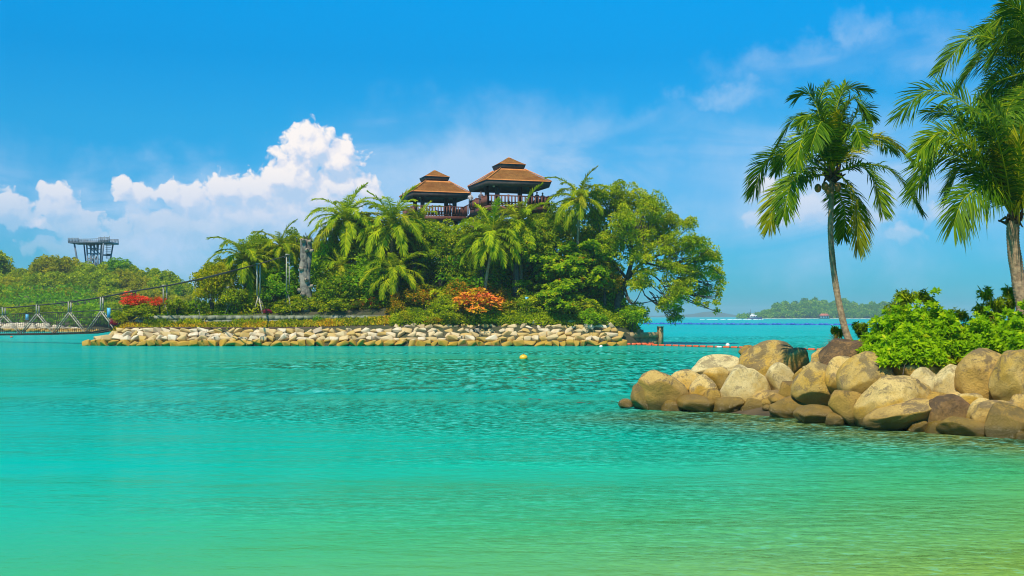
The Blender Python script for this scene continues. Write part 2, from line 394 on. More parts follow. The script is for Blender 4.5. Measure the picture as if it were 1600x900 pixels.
MT['soil'] = plain('soil', (0.07, 0.055, 0.025), 0.95, 0.5, 0.8, 0.4, col2=(0.035, 0.045, 0.012))
MT['lawn'] = plain('lawn', (0.11, 0.17, 0.012), 0.95, 0.4, 1.5, 0.4)
MT['sandrock'] = plain('bank', (0.10, 0.065, 0.025), 0.95, 0.5, 1.2, 0.6, col2=(0.04, 0.03, 0.012))
MT['wallstone'] = plain('wall_stone', (0.27, 0.27, 0.19), 0.9, 0.5, 1.1, 0.8, col2=(0.09, 0.11, 0.05))
MT['timber'] = plain('timber', (0.10, 0.055, 0.03), 0.8, 0.4, 3.0, 0.3)
MT['deckwood'] = plain('deck_timber', (0.15, 0.045, 0.025), 0.7, 0.35, 4.0, 0.3)
MT['darkwood'] = plain('dark_timber', (0.055, 0.04, 0.034), 0.7, 0.35, 3.0, 0.3)
MT['soffit'] = plain('eaves_timber', (0.075, 0.05, 0.04), 0.7, 0.4, 2.0, 0.2)
MT['rope'] = plain('cable', (0.04, 0.035, 0.03), 0.8, 0.2, 5.0)
MT['mast'] = plain('mast_paint', (0.42, 0.37, 0.27), 0.6, 0.25, 3.0)
MT['steel'] = plain('painted_steel', (0.20, 0.24, 0.28), 0.5, 0.3, 1.0)
MT['steeldark'] = plain('dark_steel', (0.12, 0.16, 0.20), 0.5, 0.3, 1.0)
MT['blue'] = plain('blue_sign_paint', (0.08, 0.40, 0.62), 0.5, 0.15, 2.0)
MT['concrete'] = plain('weathered_concrete', (0.42, 0.30, 0.14), 0.9, 0.5, 2.0, 0.5, col2=(0.26, 0.18, 0.07))
MT['orange_float'] = plain('orange_float', (0.75, 0.12, 0.03), 0.5, 0.3, 3.0)
MT['joint'] = plain('float_joint', (0.10, 0.06, 0.03), 0.7, 0.3, 3.0)
MT['white'] = plain('white_float', (0.8, 0.77, 0.68), 0.5, 0.15, 2.0)
MT['yellow'] = plain('yellow_float', (0.85, 0.50, 0.02), 0.4, 0.15, 2.0)
MT['bluefloat'] = plain('blue_float', (0.01, 0.09, 0.42), 0.5, 0.2, 1.0)
MT['skin'] = plain('skin', (0.30, 0.16, 0.10), 0.6, 0.1)
MT['cloth'] = plain('dark_clothing', (0.03, 0.03, 0.05), 0.8, 0.2)
MT['shirt'] = plain('shirt', (0.10, 0.09, 0.12), 0.8, 0.2)
MT['shirtpale'] = plain('shirt_pale', (0.45, 0.42, 0.42), 0.8, 0.2)
MT['hair'] = plain('hair', (0.01, 0.008, 0.008), 0.6, 0.2)
MT['hull'] = plain('hull_paint', (0.03, 0.05, 0.14), 0.4, 0.2, 0.3)
MT['cabin'] = plain('cabin_paint', (0.75, 0.72, 0.70), 0.4, 0.1, 0.3)
MT['glass'] = plain('dark_glass', (0.03, 0.04, 0.05), 0.1, 0.1, 0.3)
MT['redroof'] = plain('red_roof', (0.55, 0.14, 0.07), 0.8, 0.2, 0.3)
MT['foam'] = plain('foam', (0.85, 0.88, 0.88), 0.8, 0.1, 0.3)
MT['hillveg'] = plain('far_vegetation', (0.035, 0.075, 0.02), 0.95, 0.6, 0.06, 0.0, col2=(0.015, 0.035, 0.012))
MT['beach'] = plain('pale_beach', (0.6, 0.52, 0.38), 0.95, 0.2, 0.1)

def roof_mat():
    m, t = new_mat('thatch_shingle')
    tc = nd(t, 'ShaderNodeTexCoord')
    mp = nd(t, 'ShaderNodeMapping', {'Vector': tc.outputs['Object'], 'Scale': (1.0, 1.0, 1.0)})
    n = nd(t, 'ShaderNodeTexNoise', {'Vector': mp.outputs[0], 'Scale': 1.1, 'Detail': 6.0, 'Roughness': 0.65})
    n2 = nd(t, 'ShaderNodeTexNoise', {'Vector': mp.outputs[0], 'Scale': 14.0, 'Detail': 3.0})
    c = mix(t, mapr(t, n.outputs[0], 0.35, 0.65), (0.60, 0.185, 0.035), (0.80, 0.29, 0.06))
    c = mix(t, M(t, 'MULTIPLY', mapr(t, n2.outputs[0], 0.45, 0.65), 0.5), c, (0.30, 0.11, 0.03))
    b = nd(t, 'ShaderNodeBsdfPrincipled', {'Base Color': c, 'Roughness': 0.9})
    bp = nd(t, 'ShaderNodeBump', {'Height': n2.outputs[0], 'Strength': 0.5, 'Distance': 0.05})
    t.links.new(bp.outputs[0], b.inputs['Normal'])
    t.links.new(b.outputs[0], nd(t, 'ShaderNodeOutputMaterial').inputs[0])
    return m
MT['roof'] = roof_mat()

OCH, TAN, PALE, GREY = (0.55, 0.30, 0.025), (0.56, 0.37, 0.10), (0.66, 0.55, 0.34), (0.40, 0.34, 0.24)
DK = (0.075, 0.055, 0.04)
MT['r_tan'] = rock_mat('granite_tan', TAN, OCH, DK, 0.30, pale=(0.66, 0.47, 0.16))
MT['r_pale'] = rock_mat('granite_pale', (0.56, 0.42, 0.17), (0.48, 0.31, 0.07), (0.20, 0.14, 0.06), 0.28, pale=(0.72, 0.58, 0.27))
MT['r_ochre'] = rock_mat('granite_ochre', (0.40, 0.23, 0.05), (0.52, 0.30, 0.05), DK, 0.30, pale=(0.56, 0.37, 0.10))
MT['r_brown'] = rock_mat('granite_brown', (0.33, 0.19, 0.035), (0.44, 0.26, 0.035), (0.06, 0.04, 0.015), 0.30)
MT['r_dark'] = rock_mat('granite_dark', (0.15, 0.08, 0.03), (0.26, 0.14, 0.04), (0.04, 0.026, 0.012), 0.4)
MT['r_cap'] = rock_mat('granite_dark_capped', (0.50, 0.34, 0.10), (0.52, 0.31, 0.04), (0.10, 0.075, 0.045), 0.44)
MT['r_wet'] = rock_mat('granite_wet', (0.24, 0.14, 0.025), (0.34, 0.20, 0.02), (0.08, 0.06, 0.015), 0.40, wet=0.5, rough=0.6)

def riprap_mat():
    m, t = new_mat('limestone')
    geo = nd(t, 'ShaderNodeNewGeometry'); oi = nd(t, 'ShaderNodeObjectInfo')
    n = nd(t, 'ShaderNodeTexNoise', {'Vector': geo.outputs['Position'], 'Scale': 1.6, 'Detail': 6.0, 'Roughness': 0.65}).outputs[0]
    c0 = ramp(t, oi.outputs['Random'], [(0.0, (0.66, 0.56, 0.40)), (0.35, (0.58, 0.45, 0.26)), (0.7, (0.54, 0.38, 0.15)), (0.9, (0.46, 0.29, 0.06)), (1.0, (0.36, 0.30, 0.22))])
    c = mix(t, M(t, 'MULTIPLY', mapr(t, n, 0.4, 0.7), 0.55), c0, (0.42, 0.28, 0.10))
    pz = nd(t, 'ShaderNodeSeparateXYZ', {0: geo.outputs['Position']}).outputs[2]
    w = mapr(t, M(t, 'ADD', pz, M(t, 'MULTIPLY', n, 0.35)), 0.92, 0.70)
    c = mix(t, M(t, 'MULTIPLY', w, 0.92), c, mix(t, n, (0.26, 0.14, 0.005), (0.54, 0.31, 0.010)))
    b = nd(t, 'ShaderNodeBsdfPrincipled', {'Base Color': c, 'Roughness': 0.85})
    bp = nd(t, 'ShaderNodeBump', {'Height': n, 'Strength': 0.5, 'Distance': 0.1})
    t.links.new(bp.outputs[0], b.inputs['Normal'])
    t.links.new(b.outputs[0], nd(t, 'ShaderNodeOutputMaterial').inputs[0])
    return m
MT['riprap'] = riprap_mat()

def water_mat():
    m, t = new_mat('sea_water')
    geo = nd(t, 'ShaderNodeNewGeometry')
    pos = geo.outputs['Position']
    s = nd(t, 'ShaderNodeSeparateXYZ', {0: pos})
    X, Y = s.outputs[0], s.outputs[1]
    lo = nd(t, 'ShaderNodeTexNoise', {'Vector': pos, 'Scale': 0.07, 'Detail': 4.0, 'Roughness': 0.55}).outputs[0]
    # the bed shoals towards the beach: distance from it sets the water's own colour
    Yp = M(t, 'MULTIPLY', M(t, 'MAXIMUM', M(t, 'SUBTRACT', Y, M(t, 'MULTIPLY', X, 0.6)), 9.0), M(t, 'ADD', 0.75, M(t, 'MULTIPLY', lo, 0.5)))
    f = M(t, 'DIVIDE', 10.0, Yp, clamp=True)
    c = ramp(t, f, WATER)
    # stony bed showing at the foot of the boulders
    a, b_ = P(1000, 642, 36.5), P(1600, 688, 27.9)
    ax, ay, bx, by = a.x, a.y, b_.x, b_.y
    L = math.hypot(bx - ax, by - ay); nx, ny = -(by - ay) / L, (bx - ax) / L     # towards the land
    dist = M(t, 'ADD', M(t, 'MULTIPLY', M(t, 'SUBTRACT', X, ax), nx), M(t, 'MULTIPLY', M(t, 'SUBTRACT', Y, ay), ny))
    along = M(t, 'ADD', M(t, 'MULTIPLY', M(t, 'SUBTRACT', X, ax), (bx - ax) / L), M(t, 'MULTIPLY', M(t, 'SUBTRACT', Y, ay), (by - ay) / L))
    n3 = nd(t, 'ShaderNodeTexNoise', {'Vector': pos, 'Scale': 0.6, 'Detail': 4.0}).outputs[0]
    fm = M(t, 'MULTIPLY', mapr(t, M(t, 'ADD', dist, M(t, 'MULTIPLY', n3, 2.0)), -5.0, 0.4), mapr(t, along, -1.5, 2.5))
    fm = M(t, 'MULTIPLY', fm, mapr(t, dist, 6, 9, 1.0, 0.0))
    c = mix(t, M(t, 'MULTIPLY', fm, 0.95), c, mix(t, mapr(t, n3, .35, .65), (0.20, 0.20, 0.04), (0.06, 0.085, 0.02)))
    # ripples
    ripple = True
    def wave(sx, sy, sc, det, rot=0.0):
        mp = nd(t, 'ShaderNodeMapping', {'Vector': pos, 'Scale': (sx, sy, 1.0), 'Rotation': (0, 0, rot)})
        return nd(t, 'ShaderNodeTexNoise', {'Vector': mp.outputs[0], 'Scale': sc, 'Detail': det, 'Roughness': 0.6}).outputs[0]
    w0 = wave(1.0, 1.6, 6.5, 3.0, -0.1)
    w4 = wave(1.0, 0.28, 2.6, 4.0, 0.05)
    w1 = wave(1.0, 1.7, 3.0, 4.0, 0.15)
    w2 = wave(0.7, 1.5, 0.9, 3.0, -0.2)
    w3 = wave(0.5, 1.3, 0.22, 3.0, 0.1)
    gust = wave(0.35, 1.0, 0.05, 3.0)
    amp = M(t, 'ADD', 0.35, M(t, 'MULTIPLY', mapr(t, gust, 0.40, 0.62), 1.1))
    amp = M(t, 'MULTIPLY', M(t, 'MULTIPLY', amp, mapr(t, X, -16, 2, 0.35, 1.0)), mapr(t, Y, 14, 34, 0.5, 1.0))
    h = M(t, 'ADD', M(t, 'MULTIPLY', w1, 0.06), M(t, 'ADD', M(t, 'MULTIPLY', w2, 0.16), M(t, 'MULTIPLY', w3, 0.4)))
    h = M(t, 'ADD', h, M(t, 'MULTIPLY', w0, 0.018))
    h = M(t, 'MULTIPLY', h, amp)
    # ripple shading and pale sky reflection painted into the water colour by wave noise
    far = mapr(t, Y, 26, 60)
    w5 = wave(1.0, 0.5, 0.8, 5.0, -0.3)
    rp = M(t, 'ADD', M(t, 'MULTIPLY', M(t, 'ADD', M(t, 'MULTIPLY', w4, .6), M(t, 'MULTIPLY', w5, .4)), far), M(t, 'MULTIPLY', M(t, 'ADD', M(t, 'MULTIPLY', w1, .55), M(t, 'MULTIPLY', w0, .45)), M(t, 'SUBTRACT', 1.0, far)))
    ripple_paint = M(t, 'MULTIPLY', M(t, 'ADD', mapr(t, gust, 0.46, 0.58), 0.16), mapr(t, X, -22, 4, 0.12, 1.0))
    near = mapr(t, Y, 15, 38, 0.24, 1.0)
    ripple_paint = M(t, 'MULTIPLY', ripple_paint, near)
    ripple_paint = M(t, 'MULTIPLY', ripple_paint, mapr(t, Y, 130, 220, 1.0, 0.25))
    ripple_paint = M(t, 'ADD', ripple_paint, M(t, 'MULTIPLY', M(t, 'MULTIPLY', mapr(t, Y, 30, 46), mapr(t, Y, 100, 62)), M(t, 'MULTIPLY', mapr(t, X, -26, -4), mapr(t, gust, 0.36, 0.55))), clamp=True)
    c = mix(t, M(t, 'MULTIPLY', mapr(t, rp, 0.48, 0.55), M(t, 'MULTIPLY', ripple_paint, 1.1), clamp=True), c, mix(t, 1.0, c, (0.15, 0.34, 0.27), 'MULTIPLY'))
    c = mix(t, M(t, 'MULTIPLY', mapr(t, rp, 0.47, 0.39), M(t, 'MULTIPLY', ripple_paint, 0.8), clamp=True), c, (0.12, 0.58, 0.50))
    bp = nd(t, 'ShaderNodeBump', {'Height': h, 'Strength': 1.0, 'Distance': 1.0})
    fr = nd(t, 'ShaderNodeFresnel', {'IOR': 1.33, 'Normal': bp.outputs[0]}).outputs[0]
    fr = mapr(t, fr, 0.0, 1.0, 0.01, 0.50, smooth=False)
    df = nd(t, 'ShaderNodeBsdfDiffuse', {'Color': c, 'Normal': bp.outputs[0]})
    gl = nd(t, 'ShaderNodeBsdfGlossy', {'Color': (0.35, 0.9, 0.9, 1), 'Roughness': 0.08, 'Normal': bp.outputs[0]})
    mx = nd(t, 'ShaderNodeMixShader', {0: fr, 1: df.outputs[0], 2: gl.outputs[0]})
    t.links.new(mx.outputs[0], nd(t, 'ShaderNodeOutputMaterial').inputs[0])
    return m
WATER = [(0.0, (0.0, 0.38, 0.40)), (0.06, (0.0, 0.38, 0.33)), (0.13, (0.0, 0.32, 0.19)), (0.2, (0.0, 0.35, 0.25)), (0.38, (0.0, 0.38, 0.24)), (0.62, (0.05, 0.36, 0.12)), (0.95, (0.19, 0.34, 0.05))]
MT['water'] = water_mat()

# ------------------------------------------------------------------ terrain and water
g = G()
xs = np.array([-30000, -3000, -400, -120, -60, -25, 0, 25, 60, 120, 400, 3000, 30000.]); ys = np.array([-300, -20, 0, 10, 20, 30, 45, 60, 90, 140, 250, 600, 2000, 8000, 40000.])
gx, gy = np.meshgrid(xs, ys)
v = np.stack([gx.ravel(), gy.ravel(), np.zeros(gx.size)], 1)
nx_ = len(xs); q = [(j * nx_ + i, j * nx_ + i + 1, (j + 1) * nx_ + i + 1, (j + 1) * nx_ + i) for j in range(len(ys) - 1) for i in range(nx_ - 1)]
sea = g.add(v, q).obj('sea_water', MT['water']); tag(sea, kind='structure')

def grid_obj(name, x0, x1, nx, y0, y1, ny, fn, mat, smooth=True):
    X, Y = np.meshgrid(np.linspace(x0, x1, nx), np.linspace(y0, y1, ny))
    Z = fn(X, Y)
    v = np.stack([X.ravel(), Y.ravel(), Z.ravel()], 1)
    i, j = np.meshgrid(np.arange(nx - 1), np.arange(ny - 1))
    k = (j * nx + i).ravel()
    o = G().add(v, np.stack([k, k + 1, k + nx + 1, k + nx], 1)).obj(name, mat, smooth=smooth)
    return tag(o, kind='structure')

def shore_y(x): return 115.0 + np.clip((-30 - x) / 13, 0, 1) ** 2 * 2.0 + np.clip((x - 9) / 8, 0, 1) * 8.0

def isle_h(x, y):
    x = np.asarray(x, float); y = np.asarray(y, float)
    t = y - shore_y(x)
    h = np.interp(t, [-4, 0, 2.4, 3.3, 4.6, 5.0, 8, 60], [-1.6, -0.15, 1.55, 1.65, 2.2, 3.0, 3.1, 3.1])
    h2 = np.interp(t, [-4, 0, 2.4, 3.6, 6, 60], [-1.6, -0.15, 1.55, 2.35, 3.0, 3.1])
    wr = smooth01((x + 13) / 2.5)
    h = h * (1 - wr) + h2 * wr
    h = h + 6.0 * np.exp(-((x + 4) / 17) ** 2 - ((t - 17) / 9) ** 2)
    edge = smooth01((x + 43.8) / 3.2) * smooth01((16.5 - x) / 5.0) * smooth01((46 - t) / 8)
    return -1.6 + (h + 1.6) * edge
grid_obj('island_ground', -46, 19, 131, 109, 172, 211, isle_h, MT['soil'])

_a, _b = P(1000, 642, 36.5), P(1600, 688, 27.9)
_L = math.hypot(_b.x - _a.x, _b.y - _a.y); _t = ((_b.x - _a.x) / _L, (_b.y - _a.y) / _L); _n = (-_t[1], _t[0])
def head_h(x, y):
    al = (x - _a.x) * _t[0] + (y - _a.y) * _t[1]; di = (x - _a.x) * _n[0] + (y - _a.y) * _n[1]
    top = np.interp(al, [-1, 1.2, 3.5, 5.5, 7, 60], [-0.6, 0.15, 0.75, 1.25, 1.75, 1.9])
    pr = np.interp(di, [-1.0, 1.2, 3.4, 4.4, 8.5, 12.5], [-0.6, -0.02, 0.8, 1.0, 1.0, -0.5])
    return np.where(pr > 0, top * pr, pr) + 0.05 * np.sin(x * 2.1) * np.sin(y * 1.7)
grid_obj('headland_ground', 0, 60, 181, 0, 62, 187, head_h, MT['sandrock'])

def main_h(x, y):
    t = y - 222.0
    h = np.interp(t, [-4, 0, 3, 6, 12, 60, 95, 140, 170], [-1, 0, 1.8, 2.0, 3.0, 10.5, 11.5, 4, -1])
    e = smooth01((-72 - x) / 26)
    return -1 + (h + 1) * e + 0.4 * np.sin(x * 0.21) * np.sin(y * 0.17)
grid_obj('mainland_ground', -330, -68, 132, 216, 395, 90, main_h, MT['soil'])

# ------------------------------------------------------------------ crowns
def clump_cloud(rng, clumps, per, L, Wd, droop=0.25, spread=0.9, tint_amp=0.22, tint0=0.45, flat=0.8):
    """clumps: (x, y, z, r). Leaves fill each clump, thicker towards its skin."""
    g = G()
    C = np.array(clumps, float)
    for (cx, cy, cz, r) in C:
        n = max(8, int(per * r * r))
        u = unit(rng.normal(size=(n, 3)))
        u[:, 2] = np.where(u[:, 2] < -0.5, -u[:, 2], u[:, 2])
        rad = r * rng.uniform(0.35, 1.0, n) ** 0.5
        pos = np.array([cx, cy, cz]) + u * rad[:, None] * np.array([1, 1, flat])
        d = unit(u * 0.8 + rng.normal(size=(n, 3)) * spread * 0.6 + np.array([0, 0, 0.25 - droop]))
        ct = tint0 + rng.normal() * tint_amp * 0.7
        ti = np.clip(ct + rng.normal(size=n) * tint_amp * 0.8 + (u[:, 2]) * 0.06, 0, 1)
        leaves(g, pos, d, L * rng.uniform(0.6, 1.3, n), Wd * rng.uniform(0.7, 1.2, n), rng, ti)
    return g

def shell_clumps(rng, R, H, n, r, zmin=-0.7, lump=0.25):
    """clump centres through an uneven ellipsoid crown centred on the origin"""
    out = []
    ph = rng.uniform(0, 6.28, 4)
    for i in range(n):
        u = unit(rng.normal(size=3))
        if u[2] < zmin: u[2] = -u[2] * 0.5
        a = math.atan2(u[1], u[0])
        k = 1 + lump * math.sin(2 * a + ph[0]) * 0.5 + lump * math.sin(3 * a + ph[1] + 2 * u[2]) * 0.6 + lump * math.sin(5 * a + ph[2] - 4 * u[2]) * 0.4
        s = rng.uniform(0.25, 1.0) ** 0.45 * k
        out.append((u[0] * R * s * 0.85, u[1] * R * s * 0.85, u[2] * H * s * 0.85, r * rng.uniform(0.65, 1.3)))
    return out

def strap_mesh(rng, heads, n, L, Wd):
    """rosettes of long arching strap leaves"""
    g = G()
    for (hx, hy, hz, sc) in heads:
        k = n; az = rng.uniform(0, 6.283, k); e = rng.uniform(-0.1, 1.45, k)
        l = L * sc * rng.uniform(0.7, 1.2, k)
        hd = np.stack([np.cos(az), np.sin(az), np.zeros(k)], 1)
        side = np.stack([-np.sin(az), np.cos(az), np.zeros(k)], 1)
        base = np.array([hx, hy, hz]); pts = []
        for u in (0.02, 0.4, 0.75, 1.0):
            pts.append(base + hd * (np.cos(e) * l * u)[:, None] + np.array([0, 0, 1.0]) * (np.sin(e) * l * u - 0.45 * l * u * u)[:, None])
        w = Wd * sc
        t0 = rng.normal() * 0.12 + 0.45
        ti = np.clip(t0 + rng.normal(size=k) * 0.2, 0, 1)
        V = np.stack([pts[0] + side * w * .25, pts[0] - side * w * .25, pts[1] + side * w * .5, pts[1] - side * w * .5, pts[2] + side * w * .4, pts[2] - side * w * .4, pts[3]], 1)
        b = np.arange(k)[:, None] * 7
        q = np.concatenate([b + np.array([0, 1, 3, 2]), b + np.array([2, 3, 5, 4])]); t = b + np.array([4, 5, 6])
        g.add(V.reshape(-1, 3), q, t, np.repeat(ti, 7))
    return g

def rosette_mesh(rng, tips, n, L, Wd, tint0=0.5):
    """whorls of broad leaves at shoot tips; tips: (x, y, z, dx, dy, dz)"""
    g = G()
    T = np.array(tips, float); m = len(T)
    ax = unit(T[:, 3:6])
    ref = np.tile(np.array([0.3, 0.2, 1.0]), (m, 1))
    A = unit(np.cross(ax, ref + rng.normal(size=(m, 3)) * 0.4)); B = np.cross(ax, A)
    th = (np.arange(n) * 2.4)[None] + rng.uniform(0, 6.28, m)[:, None]
    lift = np.linspace(0.05, 0.95, n)[None] + rng.normal(size=(m, n)) * 0.12
    d = unit(A[:, None] * np.cos(th)[..., None] + B[:, None] * np.sin(th)[..., None] + ax[:, None] * lift[..., None])
    base = T[:, None, :3] + ax[:, None] * (np.linspace(-0.25, 0.1, n) * L)[None, :, None]
    ti = np.clip(tint0 + (rng.normal(size=m) * 0.14)[:, None] + rng.normal(size=(m, n)) * 0.12 + np.linspace(-0.1, 0.15, n)[None], 0, 1)
    nrm = np.broadcast_to(ax[:, None], d.shape).reshape(-1, 3)
    leaves(g, base.reshape(-1, 3), d.reshape(-1, 3), L * rng.uniform(0.75, 1.15, m * n), Wd, rng, ti.ravel(), fold=0.18, up=nrm)
    return g

R_ = np.random.RandomState
CM = {}   # crown meshes, all about 1 m in radius units given below
for k in range(4):
    CM['fine%d' % k] = (clump_cloud(R_(10 + k), shell_clumps(R_(20 + k), 3.3, 3.3, 120, 0.72), 120, 0.36, 0.19).mesh('crown', MT['olive']), 3.0)
for k in range(3):
    CM['shrub%d' % k] = (clump_cloud(R_(40 + k), shell_clumps(R_(50 + k), 1.75, 1.75, 70, 0.42, zmin=-0.4), 300, 0.25, 0.14, tint_amp=0.3).mesh('foliage', MT['green']), 1.6)
for k in range(2):
    rg = R_(60 + k); tips = []
    for (x, y, z, r) in shell_clumps(rg, 3.3, 3.3, 80, 0.6, lump=0.35):
        for _ in range(14):
            u = unit(rg.normal(size=3)); u[2] = abs(u[2]) * 0.8 + 0.1
            tips.append((x + u[0] * r, y + u[1] * r, z + u[2] * r * 0.8, u[0], u[1], u[2] + 0.5))
    CM['broad%d' % k] = (rosette_mesh(rg, tips, 8, 0.42, 0.24, 0.5).mesh('crown', MT['almond']), 3.0)
for k in range(2):
    rg = R_(70 + k)
    CM['strap%d' % k] = (strap_mesh(rg, [(*(unit(rg.normal(size=3)) * np.array([1.5, 1.5, 1.3]) * rg.uniform(.4, 1)), rg.uniform(.7, 1.2)) for _ in range(34)], 26, 0.95, 0.10).mesh('foliage', MT['green']), 2.1)
CM['tuft0'] = (strap_mesh(R_(75), [(0, 0, 0, 1.0), (0.2, 0.1, 0, .8)], 26, 0.75, 0.09).mesh('foliage', MT['gcover']), 0.6)
for k in range(4):
    CM['far%d' % k] = (clump_cloud(R_(80 + k), shell_clumps(R_(90 + k), 5.7, 5.2, 110, 1.15, zmin=-0.5), 46, 0.75, 0.42, tint_amp=0.2).mesh('crown', MT['olive']), 5.0)

def set_mat(o, m):
    if o.data.materials and o.data.materials[0] != m:
        o.material_slots[0].link = 'OBJECT'; o.material_slots[0].material = m

def limb(a, b, rng, sag=0.1, n=5):
    a = np.array(a, float); b = np.array(b, float); u = np.linspace(0, 1, n)[:, None]
    p = a + (b - a) * u; p += np.sin(u * math.pi) * rng.normal(size=3) * sag * np.linalg.norm(b - a)
    return p

def tree(name, cat, label, px, py, rw, rh, Y, mesh, mat, hfn=isle_h, seed=0, group=None, bark='branch', part='crown', trunk=True):
    """a crown centred at a bearing and distance, standing on the ground below it, with trunk and limbs"""
    rng = R_(seed * 7 + int(px) + int(py) * 3)
    c = P(px, py, Y); me, R = CM[mesh]
    gz = float(hfn(c.x, c.y))
    root = empty(name, (c.x, c.y, gz)); tag(root, label, cat, group)
    cr = bpy.data.objects.new(part, me); COL.objects.link(cr); cr.parent = root
    zc = c.z - gz
    cr.location = (0, 0, zc); cr.rotation_euler = (rng.uniform(-.1, .1), rng.uniform(-.1, .1), rng.uniform(0, 6.28))
    sx, sz = rw / F * Y / R, rh / F * Y / R
    cr.scale = (sx, sx, sz)
    set_mat(cr, MT[mat])
    if trunk:
        g = G(); h = max(zc, 0.3); rr = rw / F * Y
        r0 = max(0.05, 0.05 * (h + rr))
        fork = np.array([0, 0, max(0.15, h - rr * 0.35)])
        g.tube(limb((0, 0, -0.3), fork, rng, 0.05), np.linspace(r0, r0 * 0.65, 5), 6)
        for _ in range(6):
            a = rng.uniform(0, 6.28); e = rng.uniform(0.15, 1.0)
            tip = (math.cos(a) * rr * 0.7, math.sin(a) * rr * 0.7, h + rh / F * Y * e * 0.6)
            g.tube(limb(fork, tip, rng, 0.08), np.linspace(r0 * 0.5, r0 * 0.1, 5), 5)
        g.obj('trunk' if part == 'crown' else 'stem', MT[bark], root, smooth=True)
    return root

# ------------------------------------------------------------------ palms
def catmull(pts, n):
    p = [np.array(tuple(x), float) for x in pts]
    p = [2 * p[0] - p[1]] + p + [2 * p[-1] - p[-2]]
    out = []; seg = len(p) - 3
    for i in range(n):
        t = i / (n - 1) * seg; k = min(int(t), seg - 1); t -= k
        a, b, c, d = p[k:k + 4]
        out.append(0.5 * ((2 * b) + (-a + c) * t + (2 * a - 5 * b + 4 * c - d) * t * t + (-a + 3 * b - 3 * c + d) * t ** 3))
    return np.array(out)

def frond(path, rng, n=60, leaf=0.75, wd=0.045, droop=0.35, r0=0.035, tint=0.45, start=0.14, twist=0.0):
    """a pinnate frond: rachis tube and two combs of leaflets that bend down with their own weight"""
    g = G()
    seg = np.linalg.norm(np.diff(path, axis=0), axis=1); s = np.concatenate([[0], np.cumsum(seg)]); tot = s[-1]
    g.tube(path, np.interp(s / tot, [0, 0.1, 1], [r0 * 1.6, r0, r0 * 0.2]), 4, a=0.97)
    tt = np.linspace(start, 0.995, n)
    pos = np.stack([np.interp(tt * tot, s, path[:, i]) for i in range(3)], 1)
    T = unit(np.gradient(pos, axis=0))
    up = np.array([0, 0, 1.0])
    S = np.cross(T, up); nrm = np.linalg.norm(S, axis=1)
    h = path[-1] - path[0]; hs = unit(np.cross(h, up) + 1e-4)
    S = unit(S + hs * 0.35); N_ = np.cross(S, T)
    if twist:
        tw = twist * np.interp(tt, [0, .3, 1], [.5, 1, 1])[:, None]
        S, N_ = S * np.cos(tw) + N_ * np.sin(tw), N_ * np.cos(tw) - S * np.sin(tw)
    prof = leaf * np.interp(tt, [start, 0.3, 0.55, 0.85, 1.0], [0.55, 0.95, 1.0, 0.80, 0.45])
    for sg in (-1, 1):
        jit = rng.normal(size=(n, 3)) * 0.10
        al = np.radians(np.interp(tt, [start, 0.6, 1.0], [25, 42, 68])) + rng.normal(size=n) * 0.08
        d = unit(S * sg * np.cos(al)[:, None] + T * np.sin(al)[:, None] + N_ * rng.uniform(0.05, 0.4, n)[:, None] + jit)
        l = prof * rng.uniform(0.82, 1.1, n)
        dr = droop * rng.uniform(0.7, 1.35, n)
        wv = unit(T - d * (T * d).sum(1, keepdims=True))
        rows = []
        for u, wf in ((0.0, 0.5), (0.4, 1.0), (0.75, 0.75), (1.0, 0.0)):
            c = pos + d * (l * u)[:, None] - up * (l * dr * u * u)[:, None]
            rows.append((c, wf * wd * 0.5))
        V = np.stack([rows[0][0] - wv * rows[0][1], rows[0][0] + wv * rows[0][1], rows[1][0] - wv * rows[1][1], rows[1][0] + wv * rows[1][1],
                      rows[2][0] - wv * rows[2][1], rows[2][0] + wv * rows[2][1], rows[3][0]], 1)
        b = np.arange(n)[:, None] * 7
        q = np.concatenate([b + np.array([0, 1, 3, 2]), b + np.array([2, 3, 5, 4])]); t = b + np.array([4, 5, 6])
        ti = np.clip(tint + rng.normal(size=n) * 0.16, 0, 0.9)
        g.add(V.reshape(-1, 3), q, t, np.repeat(ti, 7))
    return g

def arc(e0, L, bend, n=12):
    """rachis leaving at elevation e0 and bowing down by bend radians over its length, in the XZ plane"""
    p = [np.zeros(3)]; st = L / (n - 1)
    for i in range(1, n):
        e = e0 - bend * (i / (n - 1)) ** 1.3
        p.append(p[-1] + np.array([math.cos(e), 0, math.sin(e)]) * st)
    return np.array(p)

FR = []
for k, (e, b, dr) in enumerate([(85, 50, .2), (68, 80, .3), (55, 85, .35), (42, 90, .4), (30, 90, .45), (15, 80, .5), (-5, 65, .5), (-30, 50, .4), (62, 70, .3), (36, 100, .45)]):
    FR.append((e, frond(arc(math.radians(e), 3.1, math.radians(b)), R_(100 + k), n=58, leaf=0.60, wd=0.062, droop=dr, r0=0.05, tint=0.5).mesh('frond', MT['frond_isle'])))

def ring_trunk(path, r0, r1, ring=0.10, sides=10, swell=1.6):
    """palm stem with its leaf-scar rings"""
    path = np.array([tuple(p) for p in path]); seg = np.linalg.norm(np.diff(path, axis=0), axis=1); s = np.concatenate([[0], np.cumsum(seg)])
    n = int(s[-1] / ring * 2) + 2; u = np.linspace(0, s[-1], n)
    p = np.stack([np.interp(u, s, path[:, i]) for i in range(3)], 1)
    r = np.interp(u / s[-1], [0, 0.06, 0.2, 1], [r0 * swell, r0 * 1.15, r0, r1])
    r = r * (1 + 0.055 * np.where(np.arange(n) % 2 == 0, 1, -1)) * (1 + 0.03 * np.sin(u * 7.0))
    return G().tube(p, r, sides)

